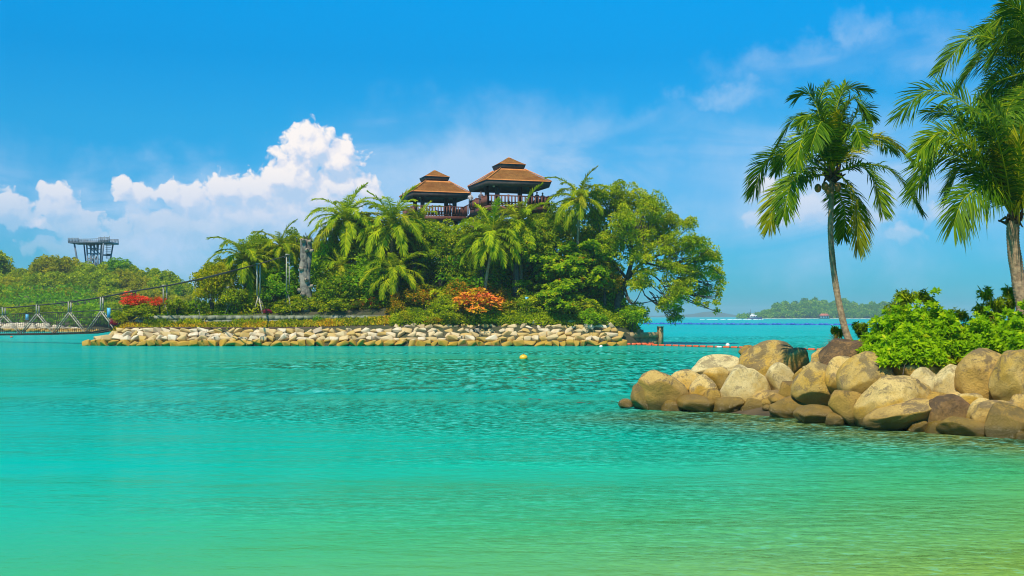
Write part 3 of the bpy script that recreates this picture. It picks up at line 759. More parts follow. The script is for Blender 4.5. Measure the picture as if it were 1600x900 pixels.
def isle_palm(label, px, py, Y, basepx, rad, n=20, mat='frond_isle', seed=0, low=False):
    rng = R_(300 + seed)
    c = P(px, py, Y); bx = (basepx - 800) / F * Y
    gz = float(isle_h(bx, Y)); root = empty('coconut_palm', (bx, Y, gz)); tag(root, label, 'palm tree', 'palms growing on the island')
    top = Vector((c.x - bx, 0, c.z - gz))
    path = catmull([(0, 0, -0.3), (top.x * 0.25, 0, top.z * 0.4), (top.x * 0.8, 0, top.z * 0.8), tuple(top)], 12)
    ring_trunk(path, 0.17, 0.12, 0.25, 8).obj('trunk', MT['palmbark'], root, smooth=False)
    sc = rad / F * Y / 2.5
    n = int(n * 1.35)
    for i in range(n):
        f = i / n
        e_want = 80 - f * (100 if low else 112) + rng.uniform(-8, 8)
        e, me = min(FR, key=lambda q: abs(q[0] - e_want) + rng.uniform(0, 12))
        o = bpy.data.objects.new('frond', me); COL.objects.link(o); o.parent = root
        o.location = top; o.rotation_euler = (rng.uniform(-.12, .12), math.radians((e - e_want) * 0.6), i * 2.399 + rng.uniform(-.3, .3))
        s = sc * rng.uniform(0.85, 1.12); o.scale = (s, s, s)
        set_mat(o, MT[mat if rng.rand() > 0.15 else 'frond_old'])
    return root

def hero_palm(label, crown, Y, base_pts, r0, r1, fronds, leaf, n, seed, coco=(), group=None, tw=(.5, 1.1)):
    """a near palm whose fronds are set one by one"""
    rng = R_(seed)
    bp = [P(*p) for p in base_pts]
    root = empty('coconut_palm', bp[0]); tag(root, label, 'palm tree', group)
    o0 = np.array(tuple(bp[0]))
    path = catmull([np.array(tuple(p)) - o0 for p in bp], 40)
    ring_trunk(path, r0, r1, 0.085, 14).obj('trunk', MT['palmbark'], root)
    C = np.array(tuple(P(crown[0], crown[1], Y))) - o0
    for fi, (pts, dy, old) in enumerate(fronds):
        m = len(pts); ctl = [C]
        for i, (x, y) in enumerate(pts):
            k = (i + 1) / m; q = np.array(tuple(P(x, y, Y + dy * k))) - o0
            ctl.append(q)
        pa = catmull(ctl, 18)
        g = frond(pa, rng, n=n, leaf=leaf * rng.uniform(0.9, 1.1), wd=0.040, droop=rng.uniform(.25, .5), r0=0.03, tint=rng.uniform(0.35, 0.6), twist=rng.uniform(*tw) * (1 if rng.rand() < .6 else -1))
        g.obj('frond', MT['frond_old' if old else 'frond'], root)
    # fibrous sheath and dry stalks below the crown
    g = G()
    for i in range(14):
        a = i * 2.4; d = np.array([math.cos(a), math.sin(a), 0])
        b = C + d * 0.05 + np.array([0, 0, -0.25 + 0.02 * i])
        g.tube([b, b + d * 0.16 + np.array([0, 0, 0.12]), b + d * rng.uniform(.2, .38) + np.array([0, 0, rng.uniform(-.1, .35)])], [0.06, 0.05, 0.02], 5)
    g.obj('leaf_sheath', MT['sheath'], root)
    for (x, y, dy) in coco:
        v, f = ico(2); v = v * np.array([0.11, 0.11, 0.14])
        G().add(v, t=f).obj('coconut', MT['husk'], root, smooth=True, loc=np.array(tuple(P(x, y, Y + dy))) - o0)
    return root

# ------------------------------------------------------------------ rocks
def rock_geo(seed, sub, dims, facets=9, rough=0.055, boxy=0.8, top=0.0):
    rng = R_(seed); v, f = ico(sub)
    v = np.sign(v) * np.abs(v) ** boxy; v = v / np.abs(v).max()
    v[:, 0] *= 1 - top * 0.35 * (v[:, 2] + 1); v[:, 1] *= 1 - top * 0.25 * (v[:, 2] + 1)
    for _ in range(facets):
        n = unit(rng.normal(size=3)); d = rng.uniform(0.52, 0.82)
        v = v - n * np.maximum(0, v @ n - d)[:, None] * rng.uniform(0.6, 0.95)
    v = v * (1 + rough * wob(v, seed + 1, 2.2) + rough * 0.5 * wob(v, seed + 2, 5.5) + rough * 0.22 * wob(v, seed + 3, 12, 14))[:, None]
    lo, hi = v.min(0), v.max(0)
    v = (v - (lo + hi) / 2) / (hi - lo) * np.array(dims)
    return v, f

# ------------------------------------------------------------------ stone revetment round the island
rng = R_(5)
SM = []
def hull_stone(seed):
    rg = R_(seed); bm = bmesh.new()
    for _ in range(15):
        u = unit(rg.normal(size=3)); u = np.sign(u) * np.abs(u) ** 0.6; u = u / np.abs(u).max() ** .6
        bm.verts.new(Vector(u * 0.5 * rg.uniform(.85, 1.0)))
    r = bmesh.ops.convex_hull(bm, input=bm.verts)
    bmesh.ops.delete(bm, geom=list({e for e in r['geom_unused'] + r['geom_interior'] if isinstance(e, bmesh.types.BMVert)}), context='VERTS')
    bmesh.ops.dissolve_limit(bm, angle_limit=0.2, verts=bm.verts, edges=bm.edges)
    bmesh.ops.bevel(bm, geom=list(bm.edges), offset=0.045, segments=2, profile=.6, affect='EDGES')
    me = bpy.data.meshes.new('stone'); bm.to_mesh(me); bm.free(); me.materials.append(MT['riprap'])
    for p in me.polygons: p.use_smooth = True
    return me
for k in range(14): SM.append(hull_stone(500 + k))
rev = empty('stone_revetment', (-16, 115, 0)); tag(rev, 'sloping revetment of pale cream stones along the island waterline, ochre at its foot', 'revetment')
def put_stone(x, y, z, w, h, d, rz=None):
    o = bpy.data.objects.new('stone', SM[rng.randint(14)]); COL.objects.link(o); o.parent = rev
    o.location = (x + 16, y - 115, z); o.scale = (w * 1.2, d * 1.2, h * 1.12)
    o.rotation_euler = (rng.uniform(-.45, -.1), rng.uniform(-.4, .4), rng.uniform(-.5, .5) if rz is None else rz)
for r, (zc, hh) in enumerate([(0.20, 0.62), (0.62, 0.60), (1.02, 0.56), (1.40, 0.50), (1.80, 0.50), (2.2, 0.50)]):
    x = -44.2 + zc * 2.6 if r < 4 else (-12.0 if r == 4 else 1.6)
    xe = 11.2 - 0.3 * r
    while x < xe:
        w = rng.uniform(0.68, 1.25)
        y = float(shore_y(x + w / 2)) + 0.1 + zc * 1.45 + rng.uniform(-.12, .12)
        put_stone(x + w / 2, y, zc + rng.uniform(-.07, .07), w * 1.08, hh * rng.uniform(0.95, 1.35), rng.uniform(0.8, 1.1))
        x += w * 0.92
for i in range(16):
    x = rng.uniform(11.0, 14.2); y = rng.uniform(120.5, 123.5)
    put_stone(x, y, float(isle_h(x, y)) + 0.1, rng.uniform(.7, 1.3), rng.uniform(.35, .5), rng.uniform(.7, 1.1))

# timber edging above the stones
te = empty('timber_edging', (-25, 118, 1.7)); tag(te, 'long dark timber edging laid along the top of the pale stones', 'edging')
x = -40.0
while x < -10.5:
    L = 4.2
    y = float(shore_y(x + L / 2)) + 3.0
    G().box((x + L / 2 + 25, y - 118, 0.05 + 0.02 * math.sin(x)), (L - 0.05, 0.22, 0.24), rz=(float(shore_y(x + L)) - float(shore_y(x))) / L).obj('plank', MT['timber'], te)
    x += L

# stone retaining wall (hewn blocks in two courses) and its lawn edge
rw = empty('retaining_wall', (-26, 119.6, 2.2)); tag(rw, 'low grey stone retaining wall behind the planted terrace', 'wall')
v_ = []
g = G(); x = -39.5; rg = R_(9)
for course in range(2):
    x = -39.5
    while x < -12.0:
        w = rg.uniform(0.5, 1.1)
        y = float(shore_y(x)) + 4.75 + rg.uniform(-.04, .04)
        g.box((x + w / 2 + 26, y - 119.6 + 0.03, 0.2 + course * 0.42), (w - 0.03, 0.45, 0.40 + rg.uniform(-.02, .02)), a=rg.rand())
        x += w
g.obj('block_courses', MT['wallstone'], rw)
g = G()
for i in range(14):
    x = -39.5 + i * 2.0; y = float(shore_y(x)) + 4.9
    g.box((x + 1 + 26, y - 119.6, 0.86 - .02), (1.97, 0.6, 0.08))
g.obj('coping', MT['wallstone'], rw)

def blades(name, label_kind, pts, mat, n_per, L, Wd, seed, parent=None):
    rg = R_(seed); g = G(); T = np.array(pts); T = np.repeat(T, n_per, 0)
    T[:, :2] += rg.normal(size=(len(T), 2)) * 0.18
    d = unit(rg.normal(size=(len(T), 3)) * 0.5 + np.array([0, 0, 1.1]))
    leaves(g, T, d, L * rg.uniform(.5, 1.3, len(T)), Wd, rg, np.clip(rg.normal(size=len(T)) * 0.22 + 0.5 + 0.25 * np.sin(T[:, 0] * 0.9), 0, 1))
    o = g.obj(name, MT[mat], parent); 
    if label_kind: tag(o, kind=label_kind)
    return o
rg = R_(31)
pts = []
for _ in range(2600):
    x = rg.uniform(-41.5, -11.5); t = rg.uniform(3.3, 4.6); y = float(shore_y(x)) + t
    pts.append((x, y, float(isle_h(x, y))))
o = blades('ground_cover', 'stuff', pts, 'gcover', 5, 0.30, 0.16, 32); o['label'] = 'yellow green creeping ground cover on the terrace below the grey wall'
pts = []
for _ in range(1500):
    x = rg.uniform(-41, -11.5); y = float(shore_y(x)) + rg.uniform(5.1, 6.3); pts.append((x, y, 3.02))
o = blades('grass', 'stuff', pts, 'lime', 5, 0.32, 0.05, 33); o['label'] = 'bright green grass along the top of the grey wall'
pts = []
for _ in range(420):
    x = rg.uniform(-41, -11.5); y = float(shore_y(x)) + rg.uniform(4.2, 4.5); k = math.sin(x * 1.3) + math.sin(x * 0.7 + 1)
    if k > 0.1: pts.append((x, y, 2.15))
o = blades('weeds', 'stuff', pts, 'olive', 9, 0.75, 0.10, 34); o['label'] = 'green weeds growing against the foot of the grey wall'

# ------------------------------------------------------------------ pavilions
def pavilion(label, px, Y, ze, R=4.9, rd=4.3, th=18.0):
    """square look-out on posts: two-tier hipped roof, deck with balusters. ze: height of the main eaves"""
    cx = (px - 800) / F * Y
    gz = float(isle_h(cx, Y)) - 0.3
    root = empty('pavilion', (cx, Y, gz)); tag(root, label, 'pavilion', 'lookout pavilions on the island')
    b = math.radians(-90 - 27 )       # direction of the front corner, a little left of straight towards the camera
    cs = lambda r, z, k: np.array([r * math.cos(b + k * math.pi / 2), r * math.sin(b + k * math.pi / 2), z - gz])
    def hip(name, r0, z0, r1, z1, fl, mat, n=7, over=0.0):
        g = G(); V = []; q = []
        n = 2 * n + 2
        for jj in range(n):      # courses of shingles, each lip standing a little proud of the one above
            j = (jj + 1) // 2; u = j / (n // 2); lip = 0.03 if jj % 2 == 0 else 0.0
            r = r0 + (r1 - r0) * u + lip; z = z0 + (z1 - z0) * (u ** fl) + lip * .2
            for k in range(4):
                A, B = cs(r, z, k), cs(r, z, (k + 1) % 4)
                for w in range(6): V.append(A + (B - A) * w / 5)
        for j in range(n - 1):
            for k in range(4):
                for w in range(5):
                    i = j * 24 + k * 6 + w; q.append((i, i + 1, i + 25, i + 24))
        g.add(V, q)
        return g
    # main roof: steeper towards the top, slightly flared at the eaves
    rf = hip('roof', R, ze, 1.95, ze + 1.55, 1.12, 'roof').obj('roof', MT['roof'], root)
    def skirt(r0, z0, r1, z1, th_=0.12):
        g = G(); V = []; q = []
        for (r, z) in ((r0, z0), (r1, z1), (r1 - th_, z1), (r0 - th_, z0)):
            for k in range(4): V.append(cs(r, z, k))
        for a in range(4):
            for k in range(4): q.append((a * 4 + k, a * 4 + (k + 1) % 4, ((a + 1) % 4) * 4 + (k + 1) % 4, ((a + 1) % 4) * 4 + k))
        return g.add(V, q)
    skirt(R - 0.03, ze - 0.02, R - 0.30, ze - 0.62).obj('fascia', MT['soffit'], rf)
    g = G(); V = [cs(R - 0.35, ze - 0.4, k) for k in range(4)] + [cs(1.9, ze + 0.2, k) for k in range(4)]
    g.add(V, [(k, (k + 1) % 4, 4 + (k + 1) % 4, 4 + k) for k in range(4)]); g.obj('ceiling', MT['darkwood'], rf)
    for k in range(4):
        G().tube([cs(R, ze + 0.05, k), cs(1.95, ze + 1.6, k)], 0.06, 5).obj('hip_ridge', MT['roof'], rf)
    cu = hip('cupola', 2.15, ze + 2.08, 0.05, ze + 3.0, 1.1, 'roof').obj('cupola_roof', MT['roof'], root)
    skirt(2.12, ze + 2.06, 1.9, ze + 1.62).obj('fascia', MT['soffit'], cu)
    skirt(1.85, ze + 2.1, 1.85, ze + 1.3, 0.1).obj('vent_band', MT['darkwood'], cu)
    zd = ze - 2.75       # deck level
    for k in range(4):
        c0 = cs(2.75, 0, k); G().box((c0[0], c0[1], (zd + ze) / 2 - gz), (0.42, 0.42, ze - zd), rz=b + math.pi / 4).obj('post', MT['darkwood'], root)
        c0 = cs(2.9, 0, k); G().box((c0[0], c0[1], zd / 2 - gz / 2 - 0.2), (0.5, 0.5, zd - gz), rz=b + math.pi / 4).obj('pile', MT['darkwood'], root)
    # deck
    dk = skirt(rd, zd, rd, zd - 0.55, 0.2); dk.add([cs(rd - 0.01, zd - 0.02, k) for k in range(4)], [(0, 1, 2, 3)]); dk.add([cs(rd - 0.01, zd - 0.5, k) for k in range(4)], [(3, 2, 1, 0)])
    dko = dk.obj('deck', MT['deckwood'], root)
    for k in range(4):
        A, B = cs(rd - .08, zd, k), cs(rd - .08, zd, (k + 1) % 4)
        rl = G(); rl.tube([A + (0, 0, 1.1), B + (0, 0, 1.1)], 0.07, 6); rl.tube([A + (0, 0, .15), B + (0, 0, .15)], 0.05, 6)
        ro = rl.obj('railing', MT['deckwood'], root)
        n = 18; me = None
        for i in range(n + 1):
            p = A + (B - A) * i / n
            big = i % 6 == 0
            if me is None: me = G().box((0, 0, 0.55), (0.10, 0.10, 1.0), rz=b + math.pi / 4).mesh('baluster', MT['deckwood'])
            o = bpy.data.objects.new('baluster', me); COL.objects.link(o); o.parent = ro; o.location = p
            o.scale = (1.7, 1.7, 1.18) if big else (1.25, 1.25, 1)
    for z in (0.35, 0.7):     # braces under the deck
        for k in range(4):
            A, B = cs(2.9, zd - 0.6 - (1 - z) * 3.0, k), cs(2.9, zd - 0.6 - z * 3.0, (k + 1) % 4)
            G().tube([A, B], 0.10, 5).obj('brace', MT['darkwood'], root)
    # small lamp under the eaves
    p = cs(R - 1.7, ze - 0.55, 0)
    v, f = ico(2); G().add(v * 0.14, t=f).obj('lamp', MT['cabin'], root, smooth=True, loc=p)
    return root, cx, zd
pavA, ax_, zdA = pavilion('left brown two-tier roofed lookout pavilion, the lower of the pair', 679, 138, 17.5, R=5.0, rd=4.5)
pavB, bx_, zdB = pavilion('right brown two-tier roofed lookout pavilion, the higher-looking one nearer the big tree', 795, 128, 17.65, R=5.26, rd=4.95)
# walkway joining the two decks
wk = empty('walkway', (-6, 128, 0)); tag(wk, 'dark timber footbridge joining the two lookout pavilions', 'walkway')
A = np.array([-5.0 + 6, 8.0, 14.7]); B = np.array([-3.2 + 6, 2.0, 14.9])
g = G(); g.tube([A, B], 0.35, 4); g.obj('deck', MT['deckwood'], wk)
for s in (-0.8, 0.8):
    g = G(); off = np.array([s, 0.2 * s, 1.1]); g.tube([A + off, B + off], 0.06, 5)
    for i in range(10):
        p = A + (B - A) * i / 9 + off; g.tube([p - (0, 0, 1.1), p], 0.05, 4)
    g.obj('railing', MT['deckwood'], wk)
G().box((1.9, 5, 6.9), (0.45, 0.45, 15)).obj('pile', MT['darkwood'], wk)

# ------------------------------------------------------------------ people on the decks
def person(label, x, y, z, rz, shirt, pose=0.0):
    root = empty('person', (x, y, z)); root.rotation_euler = (0, 0, rz); tag(root, label, 'person')
    vs = [(0, 0, .92), (0, 0, 1.18), (0, 0, 1.42), (0, .01, 1.52), (0, .02, 1.62), (0, .02, 1.72),
          (.10, 0, .86), (.11, .02, .48), (.11, 0, .08), (.11, .14, .03), (-.10, 0, .86), (-.12, .0, .48), (-.13, 0, .08), (-.13, .14, .03),
          (.19, 0, 1.40), (.25, .05, 1.14), (.20 - pose * .1, .28, 1.06), (-.19, 0, 1.40), (-.26, .03, 1.14), (-.22, .24 - pose * .15, 1.04), (.18, .36, 1.07), (-.20, .32, 1.05)]
    ed = [(0, 1), (1, 2), (2, 3), (3, 4), (4, 5), (0, 6), (6, 7), (7, 8), (8, 9), (0, 10), (10, 11), (11, 12), (12, 13), (2, 14), (14, 15), (15, 16), (2, 17), (17, 18), (18, 19), (16, 20), (19, 21)]
    rr = [.15, .14, .13, .055, .095, .075, .09, .065, .045, .04, .09, .065, .045, .04, .06, .045, .032, .06, .045, .032, .03, .03]
    me = bpy.data.meshes.new('body'); me.from_pydata(vs, ed, []); me.materials.append(MT['skin'])
    b = bpy.data.objects.new('body', me); COL.objects.link(b); b.parent = root
    sk = b.modifiers.new('skin', 'SKIN'); su = b.modifiers.new('sub', 'SUBSURF'); su.levels = 1; su.render_levels = 1
    for i, s in enumerate(me.skin_vertices[0].data): s.radius = (rr[i], rr[i] * (0.75 if i < 3 else 1)); s.use_root = (i == 0)
    g = G(); g.tube([(0, 0, .84), (0, 0, 1.0), (0, 0, 1.2), (0, 0, 1.38), (0, 0, 1.47)], [.19, .19, .19, .20, .09], 10)
    for s in (-1, 1): g.tube([(s * .15, 0, 1.42), (s * .23, .02, 1.28), (s * .265, .05, 1.13)], [.075, .07, .062], 8)
    g.obj('shirt', MT[shirt], root, smooth=True)
    g = G()
    for s in (-1, 1): g.tube([(s * .09, 0, .9), (s * .11, .01, .5), (s * .12, 0, .12)], [.115, .085, .07], 8)
    g.obj('trousers', MT['cloth'], root, smooth=True)
    v, f = ico(2); v = v[:, :] * np.array([.105, .11, .10]) + np.array([0, -.012, 1.71]); G().add(v, t=f).obj('hair', MT['hair'], root, smooth=True)
person('person leaning on the railing at the left end of the right pavilion', -4.6, 127.6, zdB, math.pi, 'shirtpale', 1)
person('person in dark clothes by the left post of the right pavilion', -3.4, 126.3, zdB, math.pi, 'shirt')
person('shorter person of the two standing at the right railing of the right pavilion', 2.75, 127.0, zdB, math.pi * 0.9, 'shirt', 1)
person('taller person nearest the right corner of the right pavilion railing', 3.4, 127.9, zdB + 0.02, math.pi * 1.1, 'shirt')
person('person seen head and shoulders above the left pavilion railing', (703 - 800) / F * 137, 137, zdA, math.pi, 'shirt')

# ------------------------------------------------------------------ island vegetation
N_ = 'broadleaf_tree'; S_ = 'shrub'
ISLE = [
 # back rows: tree masses
 (N_, 'olive tree at the left end of the grove, above the red bougainvillea side', 332, 448, 34, 38, 121.5, 'fine0', 'yellowgreen'),
 (N_, 'olive tree filling the gap between the two leftmost palms', 408, 400, 30, 34, 129, 'fine1', 'green'),
 (N_, 'green tree behind the grey dead trunk, on its left', 462, 395, 26, 34, 130, 'fine2', 'green'),
 (N_, 'light green feathery tree just right of the grey dead trunk', 512, 425, 36, 52, 126, 'fine3', 'lime'),
 (N_, 'light olive tree below the tall palm left of the pavilions', 552, 410, 44, 46, 128, 'fine0', 'olive'),
 (N_, 'dense tree in the middle of the grove under the bushy palm', 598, 420, 44, 46, 127, 'fine1', 'green'),
 (N_, 'bright green tree in front of the left pavilion piles', 655, 400, 38, 40, 128, 'fine2', 'lime'),
 (N_, 'green tree tucked between the pavilions, below the walkway', 722, 385, 36, 34, 124, 'fine3', 'green'),
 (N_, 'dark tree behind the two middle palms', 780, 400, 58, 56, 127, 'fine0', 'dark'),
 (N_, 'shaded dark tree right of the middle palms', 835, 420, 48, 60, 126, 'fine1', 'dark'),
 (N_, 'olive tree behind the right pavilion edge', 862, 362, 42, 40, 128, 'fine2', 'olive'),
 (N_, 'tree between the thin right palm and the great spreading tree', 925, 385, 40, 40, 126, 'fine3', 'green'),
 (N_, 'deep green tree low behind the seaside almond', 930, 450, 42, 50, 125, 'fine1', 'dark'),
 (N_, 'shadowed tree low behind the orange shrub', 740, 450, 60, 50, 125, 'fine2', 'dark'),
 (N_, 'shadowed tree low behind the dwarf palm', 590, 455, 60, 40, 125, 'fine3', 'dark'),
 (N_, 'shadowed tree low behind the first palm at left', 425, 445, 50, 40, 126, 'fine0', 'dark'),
 (N_, 'green tree hiding the left pavilion piles', 690, 378, 34, 32, 124.5, 'fine1', 'green'),
 (N_, 'olive tree hiding the right pavilion piles at left', 752, 368, 32, 38, 122.5, 'fine2', 'olive'),
 (N_, 'round green tree under the right pavilion, centre', 806, 388, 44, 44, 121.8, 'fine3', 'green'),
 (N_, 'olive tree under the right corner of the right pavilion', 848, 372, 36, 38, 122.5, 'fine0', 'olive'),
 (N_, 'yellow green tree between tall left palm and bushy palm', 575, 372, 34, 34, 127.5, 'fine1', 'yellowgreen'),
 (N_, 'light green tree right of the bushy palm crown', 640, 375, 34, 34, 126.5, 'fine3', 'olive'),
 (N_, 'green tree filling the grove below the tall left palm', 530, 452, 44, 40, 123.4, 'fine2', 'green'),
 (N_, 'lime tree filling the grove right of the tall left palm', 585, 438, 40, 34, 123.2, 'fine1', 'lime'),
 (N_, 'olive tree beside the stem of the bending palm', 735, 420, 34, 34, 123.6, 'fine3', 'olive'),
 (N_, 'small olive tree at the far left of the grove behind the masts', 345, 430, 26, 26, 125, 'fine2', 'olive'),
 (N_, 'olive tree between leftmost palm and second palm, lower', 412, 435, 30, 34, 125.5, 'fine1', 'olive'),
 (N_, 'green tree behind the dead trunk on its right', 498, 398, 22, 24, 128, 'fine0', 'olive'),
 (S_, 'golden croton low over the stones left of the orange shrub', 682, 503, 20, 11, 118.4, 'shrub2', 'croton'),
 (S_, 'yellow green shrub low over the stones right of the grey wall end', 636, 503, 18, 12, 118.6, 'shrub1', 'yellowgreen'),
 (S_, 'bright green rounded shrub to the right of the grey dead trunk, low down', 528, 462, 34, 30, 122, 'shrub0', 'green'),
 (S_, 'dark leafy shrub below the two leftmost palms', 432, 462, 30, 24, 121.8, 'shrub1', 'dark'),
 (S_, 'olive bush at the foot of the leftmost palm', 368, 470, 26, 22, 121.3, 'shrub2', 'olive'),
 (S_, 'mid green bush between the leftmost palm and the bridge mast', 398, 468, 20, 22, 122.5, 'shrub0', 'green'),
 ('strap_leaf_plant', 'spiky green clump beside the red bougainvillea', 277, 476, 28, 20, 120.9, 'strap0', 'green'),
 ('strap_leaf_plant', 'spiky lime clump halfway between bougainvillea and leftmost palm', 308, 478, 20, 17, 120.8, 'strap1', 'lime'),
 ('bougainvillea', 'large red flowering bougainvillea at the left end of the terrace', 209, 474, 20, 14, 121.3, 'shrub1', 'red'),
 ('bougainvillea', 'smaller red flowering bougainvillea to the right of the large one', 249, 474, 13, 9, 121.6, 'shrub2', 'red'),
 (S_, 'olive bush under the large red bougainvillea', 222, 488, 26, 13, 121.0, 'shrub0', 'green'),
 (S_, 'small green bush at the bridge landing', 187, 500, 12, 12, 120.6, 'shrub2', 'olive'),
 ('flowering_plant', 'small magenta flowering plant at the bridge landing', 177, 506, 6, 6, 120.0, 'shrub1', 'pink'),
 ('flowering_plant', 'magenta and white flowers at the foot of the taller bridge mast', 417, 488, 8, 5, 120.5, 'shrub0', 'pink'),
 (S_, 'low green bush right of the magenta flowers', 452, 482, 26, 14, 121, 'shrub1', 'green'),
 (S_, 'red-tipped bush just below the grey dead trunk', 478, 478, 22, 16, 121, 'shrub2', 'olive'),
 (S_, 'red-tipped low shrub above the wall at mid terrace', 562, 480, 18, 11, 120.8, 'shrub0', 'redtip'),
 (S_, 'red flowering low shrub next to the yellow croton', 583, 481, 17, 12, 120.7, 'shrub1', 'redtip'),
 (S_, 'green bush above the wall between dead trunk and red shrubs', 522, 480, 28, 14, 121, 'shrub2', 'green'),
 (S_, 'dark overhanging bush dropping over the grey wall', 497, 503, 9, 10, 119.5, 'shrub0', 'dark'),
 (S_, 'yellow and pink croton at the right end of the grey wall', 621, 486, 20, 21, 119.8, 'shrub1', 'croton'),
 (S_, 'brown-tinged trailing shrub hanging over the stones right of the wall', 655, 500, 22, 17, 118.9, 'shrub2', 'olive'),
 (S_, 'yellow green croton behind the brown-tinged shrub', 653, 470, 32, 22, 121, 'shrub0', 'croton'),
 (S_, 'bronze croton between yellow croton and orange shrub', 690, 487, 32, 24, 119.9, 'shrub1', 'olive'),
 (S_, 'olive croton with orange tip behind the orange shrub', 718, 457, 26, 20, 121.5, 'shrub2', 'croton'),
 (S_, 'big orange and pink dome-shaped shrub at the centre of the island', 750, 477, 48, 24, 119.2, 'shrub0', 'orange'),
 (S_, 'olive bush spreading below the left side of the orange shrub', 708, 500, 30, 14, 118.9, 'shrub0', 'olive'),
 (S_, 'dark green low bush below the orange shrub', 757, 501, 26, 12, 118.6, 'shrub2', 'dark'),
 (S_, 'yellow green bush right of the orange shrub', 790, 485, 22, 20, 119.8, 'shrub1', 'yellowgreen'),
 (S_, 'bronze bush above the right side of the orange shrub', 778, 462, 24, 16, 121.5, 'shrub0', 'croton'),
 ('strap_leaf_plant', 'bright green strap-leaved clump below the left pavilion', 650, 432, 26, 24, 124.0, 'strap0', 'lime'),
 ('strap_leaf_plant', 'large green screwpine clump left of the middle palm', 705, 415, 30, 30, 123.4, 'strap1', 'green'),
 ('strap_leaf_plant', 'dark screwpine clump lower left of the middle palm trunk', 712, 445, 26, 20, 122.8, 'strap0', 'dark'),
 ('strap_leaf_plant', 'green strap-leaved clump right of the dwarf palm', 668, 455, 22, 18, 122.2, 'strap1', 'green'),
 ('strap_leaf_plant', 'dark strap-leaved clump at the foot of the middle palm', 762, 452, 20, 14, 122.0, 'strap1', 'green'),
 (S_, 'light green bush in the shade right of the middle palm', 815, 447, 18, 10, 121.5, 'shrub2', 'lime'),
 ('almond_tree', 'bright broad-leaved seaside almond tree right of the middle palms', 893, 427, 56, 50, 121.5, 'broad0', 'almond'),
 ('almond_tree', 'lower broad-leaved almond with bronze leaves beside the blue sign', 868, 472, 46, 32, 120.0, 'broad1', 'almond'),
 (S_, 'bronze-leaved shrub between the almond and the great tree', 945, 448, 26, 26, 121.5, 'shrub0', 'croton'),
 (S_, 'mixed green shrub behind the small blue sign post', 822, 480, 26, 22, 119.9, 'shrub1', 'green'),
 (S_, 'green shrub under the almond, near the stones', 905, 482, 32, 20, 119.6, 'shrub2', 'green'),
 (S_, 'light green bush spilling onto the stones at the right', 922, 500, 23, 16, 117.7, 'shrub0', 'lime'),
 (S_, 'round green bush standing behind the concrete groyne', 988, 497, 27, 23, 121.2, 'shrub1', 'lime'),
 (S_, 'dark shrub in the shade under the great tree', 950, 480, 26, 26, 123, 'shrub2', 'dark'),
]
for i, r in enumerate(ISLE):
    nm, lab, px, py, w, h, Y, me, mt = r
    cat = {'broadleaf_tree': 'tree', 'almond_tree': 'tree', 'bougainvillea': 'bougainvillea', 'strap_leaf_plant': 'plant', 'flowering_plant': 'flowers'}.get(nm, 'shrub')
    tree(nm, cat, lab, px, py, w, h, Y, me, mt, seed=i, part='crown' if cat == 'tree' else 'foliage')
for k, (px, py, lab) in enumerate([(222, 490, 'yellow spiky tuft nearest the red bougainvillea'), (291, 491, 'yellow spiky tuft left of the wider gap on the terrace'), (328, 491, 'yellow spiky tuft before the first airy olive tree'), (379, 491, 'yellow spiky tuft left of the taller bridge mast leg')]):
    c = P(px, py, 120.4)
    o = bpy.data.objects.new('spiky_tuft', CM['tuft0'][0]); COL.objects.link(o); o.location = (c.x, c.y, 3.0); o.scale = (1.5, 1.5, 1.3); o.rotation_euler = (0, 0, k); tag(o, lab, 'plant', 'yellow tufts on the terrace')

isle_palm('leftmost coconut palm on the island, broad green crown', 383, 405, 123.5, 383, 52, 24, 'frond_islegreen', 1)
isle_palm('thin dark-hearted palm second from the left on the island', 438, 385, 126, 438, 38, 18, 'frond_islegreen', 2)
isle_palm('tall full-crowned palm with yellow fronds left of the pavilions', 541, 345, 126, 548, 55, 28, 'frond_isle', 3)
isle_palm('wide bushy palm directly left of the left pavilion', 612, 352, 124.5, 612, 60, 28, 'frond_isle', 4)
isle_palm('dark small palm peeping before the left pavilion railing', 655, 348, 129, 655, 38, 18, 'frond_islegreen', 5)
isle_palm('dwarf palm with drooping fronds low in the middle of the island', 618, 428, 121.6, 622, 52, 22, 'frond_islegreen', 6, low=True)
isle_palm('middle palm with slender bending trunk under the right pavilion', 770, 372, 120.0, 756, 54, 26, 'frond_isle', 7)
isle_palm('palm rising in front of the right pavilion railing', 813, 350, 123, 815, 54, 24, 'frond_isle', 8)
isle_palm('slim palm with sparse crown between right pavilion and great tree', 905, 312, 121, 900, 50, 22, 'frond_islegreen', 9)
isle_palm('small yellow palm half hidden below the tall left palm', 532, 418, 124, 532, 34, 14, 'frond_isle', 10, low=True)

# low growth that carpets the ground between the shrubs
def carpet(name, label, x0, x1, t0, t1, base, hfn, n, hgt, L, Wd, mat, seed):
    rg = R_(seed); x = rg.uniform(x0, x1, n); y = base(x) + rg.uniform(t0, t1, n); z = hfn(x, y)
    k = z > 0.9; x, y, z = x[k], y[k], z[k]
    cl = np.sin(x * .9 + y * .5) * np.sin(y * .8 - x * .3) * .5 + .5
    z = z + rg.uniform(0, 1, len(x)) * hgt * (.35 + .65 * cl)
    d = unit(rg.normal(size=(len(x), 3)) + np.array([0, -.3, .5])); g = G()
    leaves(g, np.stack([x, y, z], 1), d, L * rg.uniform(.6, 1.3, len(x)), Wd, rg, np.clip(.25 + .4 * cl + rg.normal(size=len(x)) * .15, 0, 1))
    o = g.obj(name, MT[mat]); tag(o, label, kind='stuff')
carpet('undergrowth', 'tangled green undergrowth between the trees of the island', -41.5, 15.5, 5.4, 30, shore_y, isle_h, 60000, 1.5, 0.36, 0.17, 'green', 61)
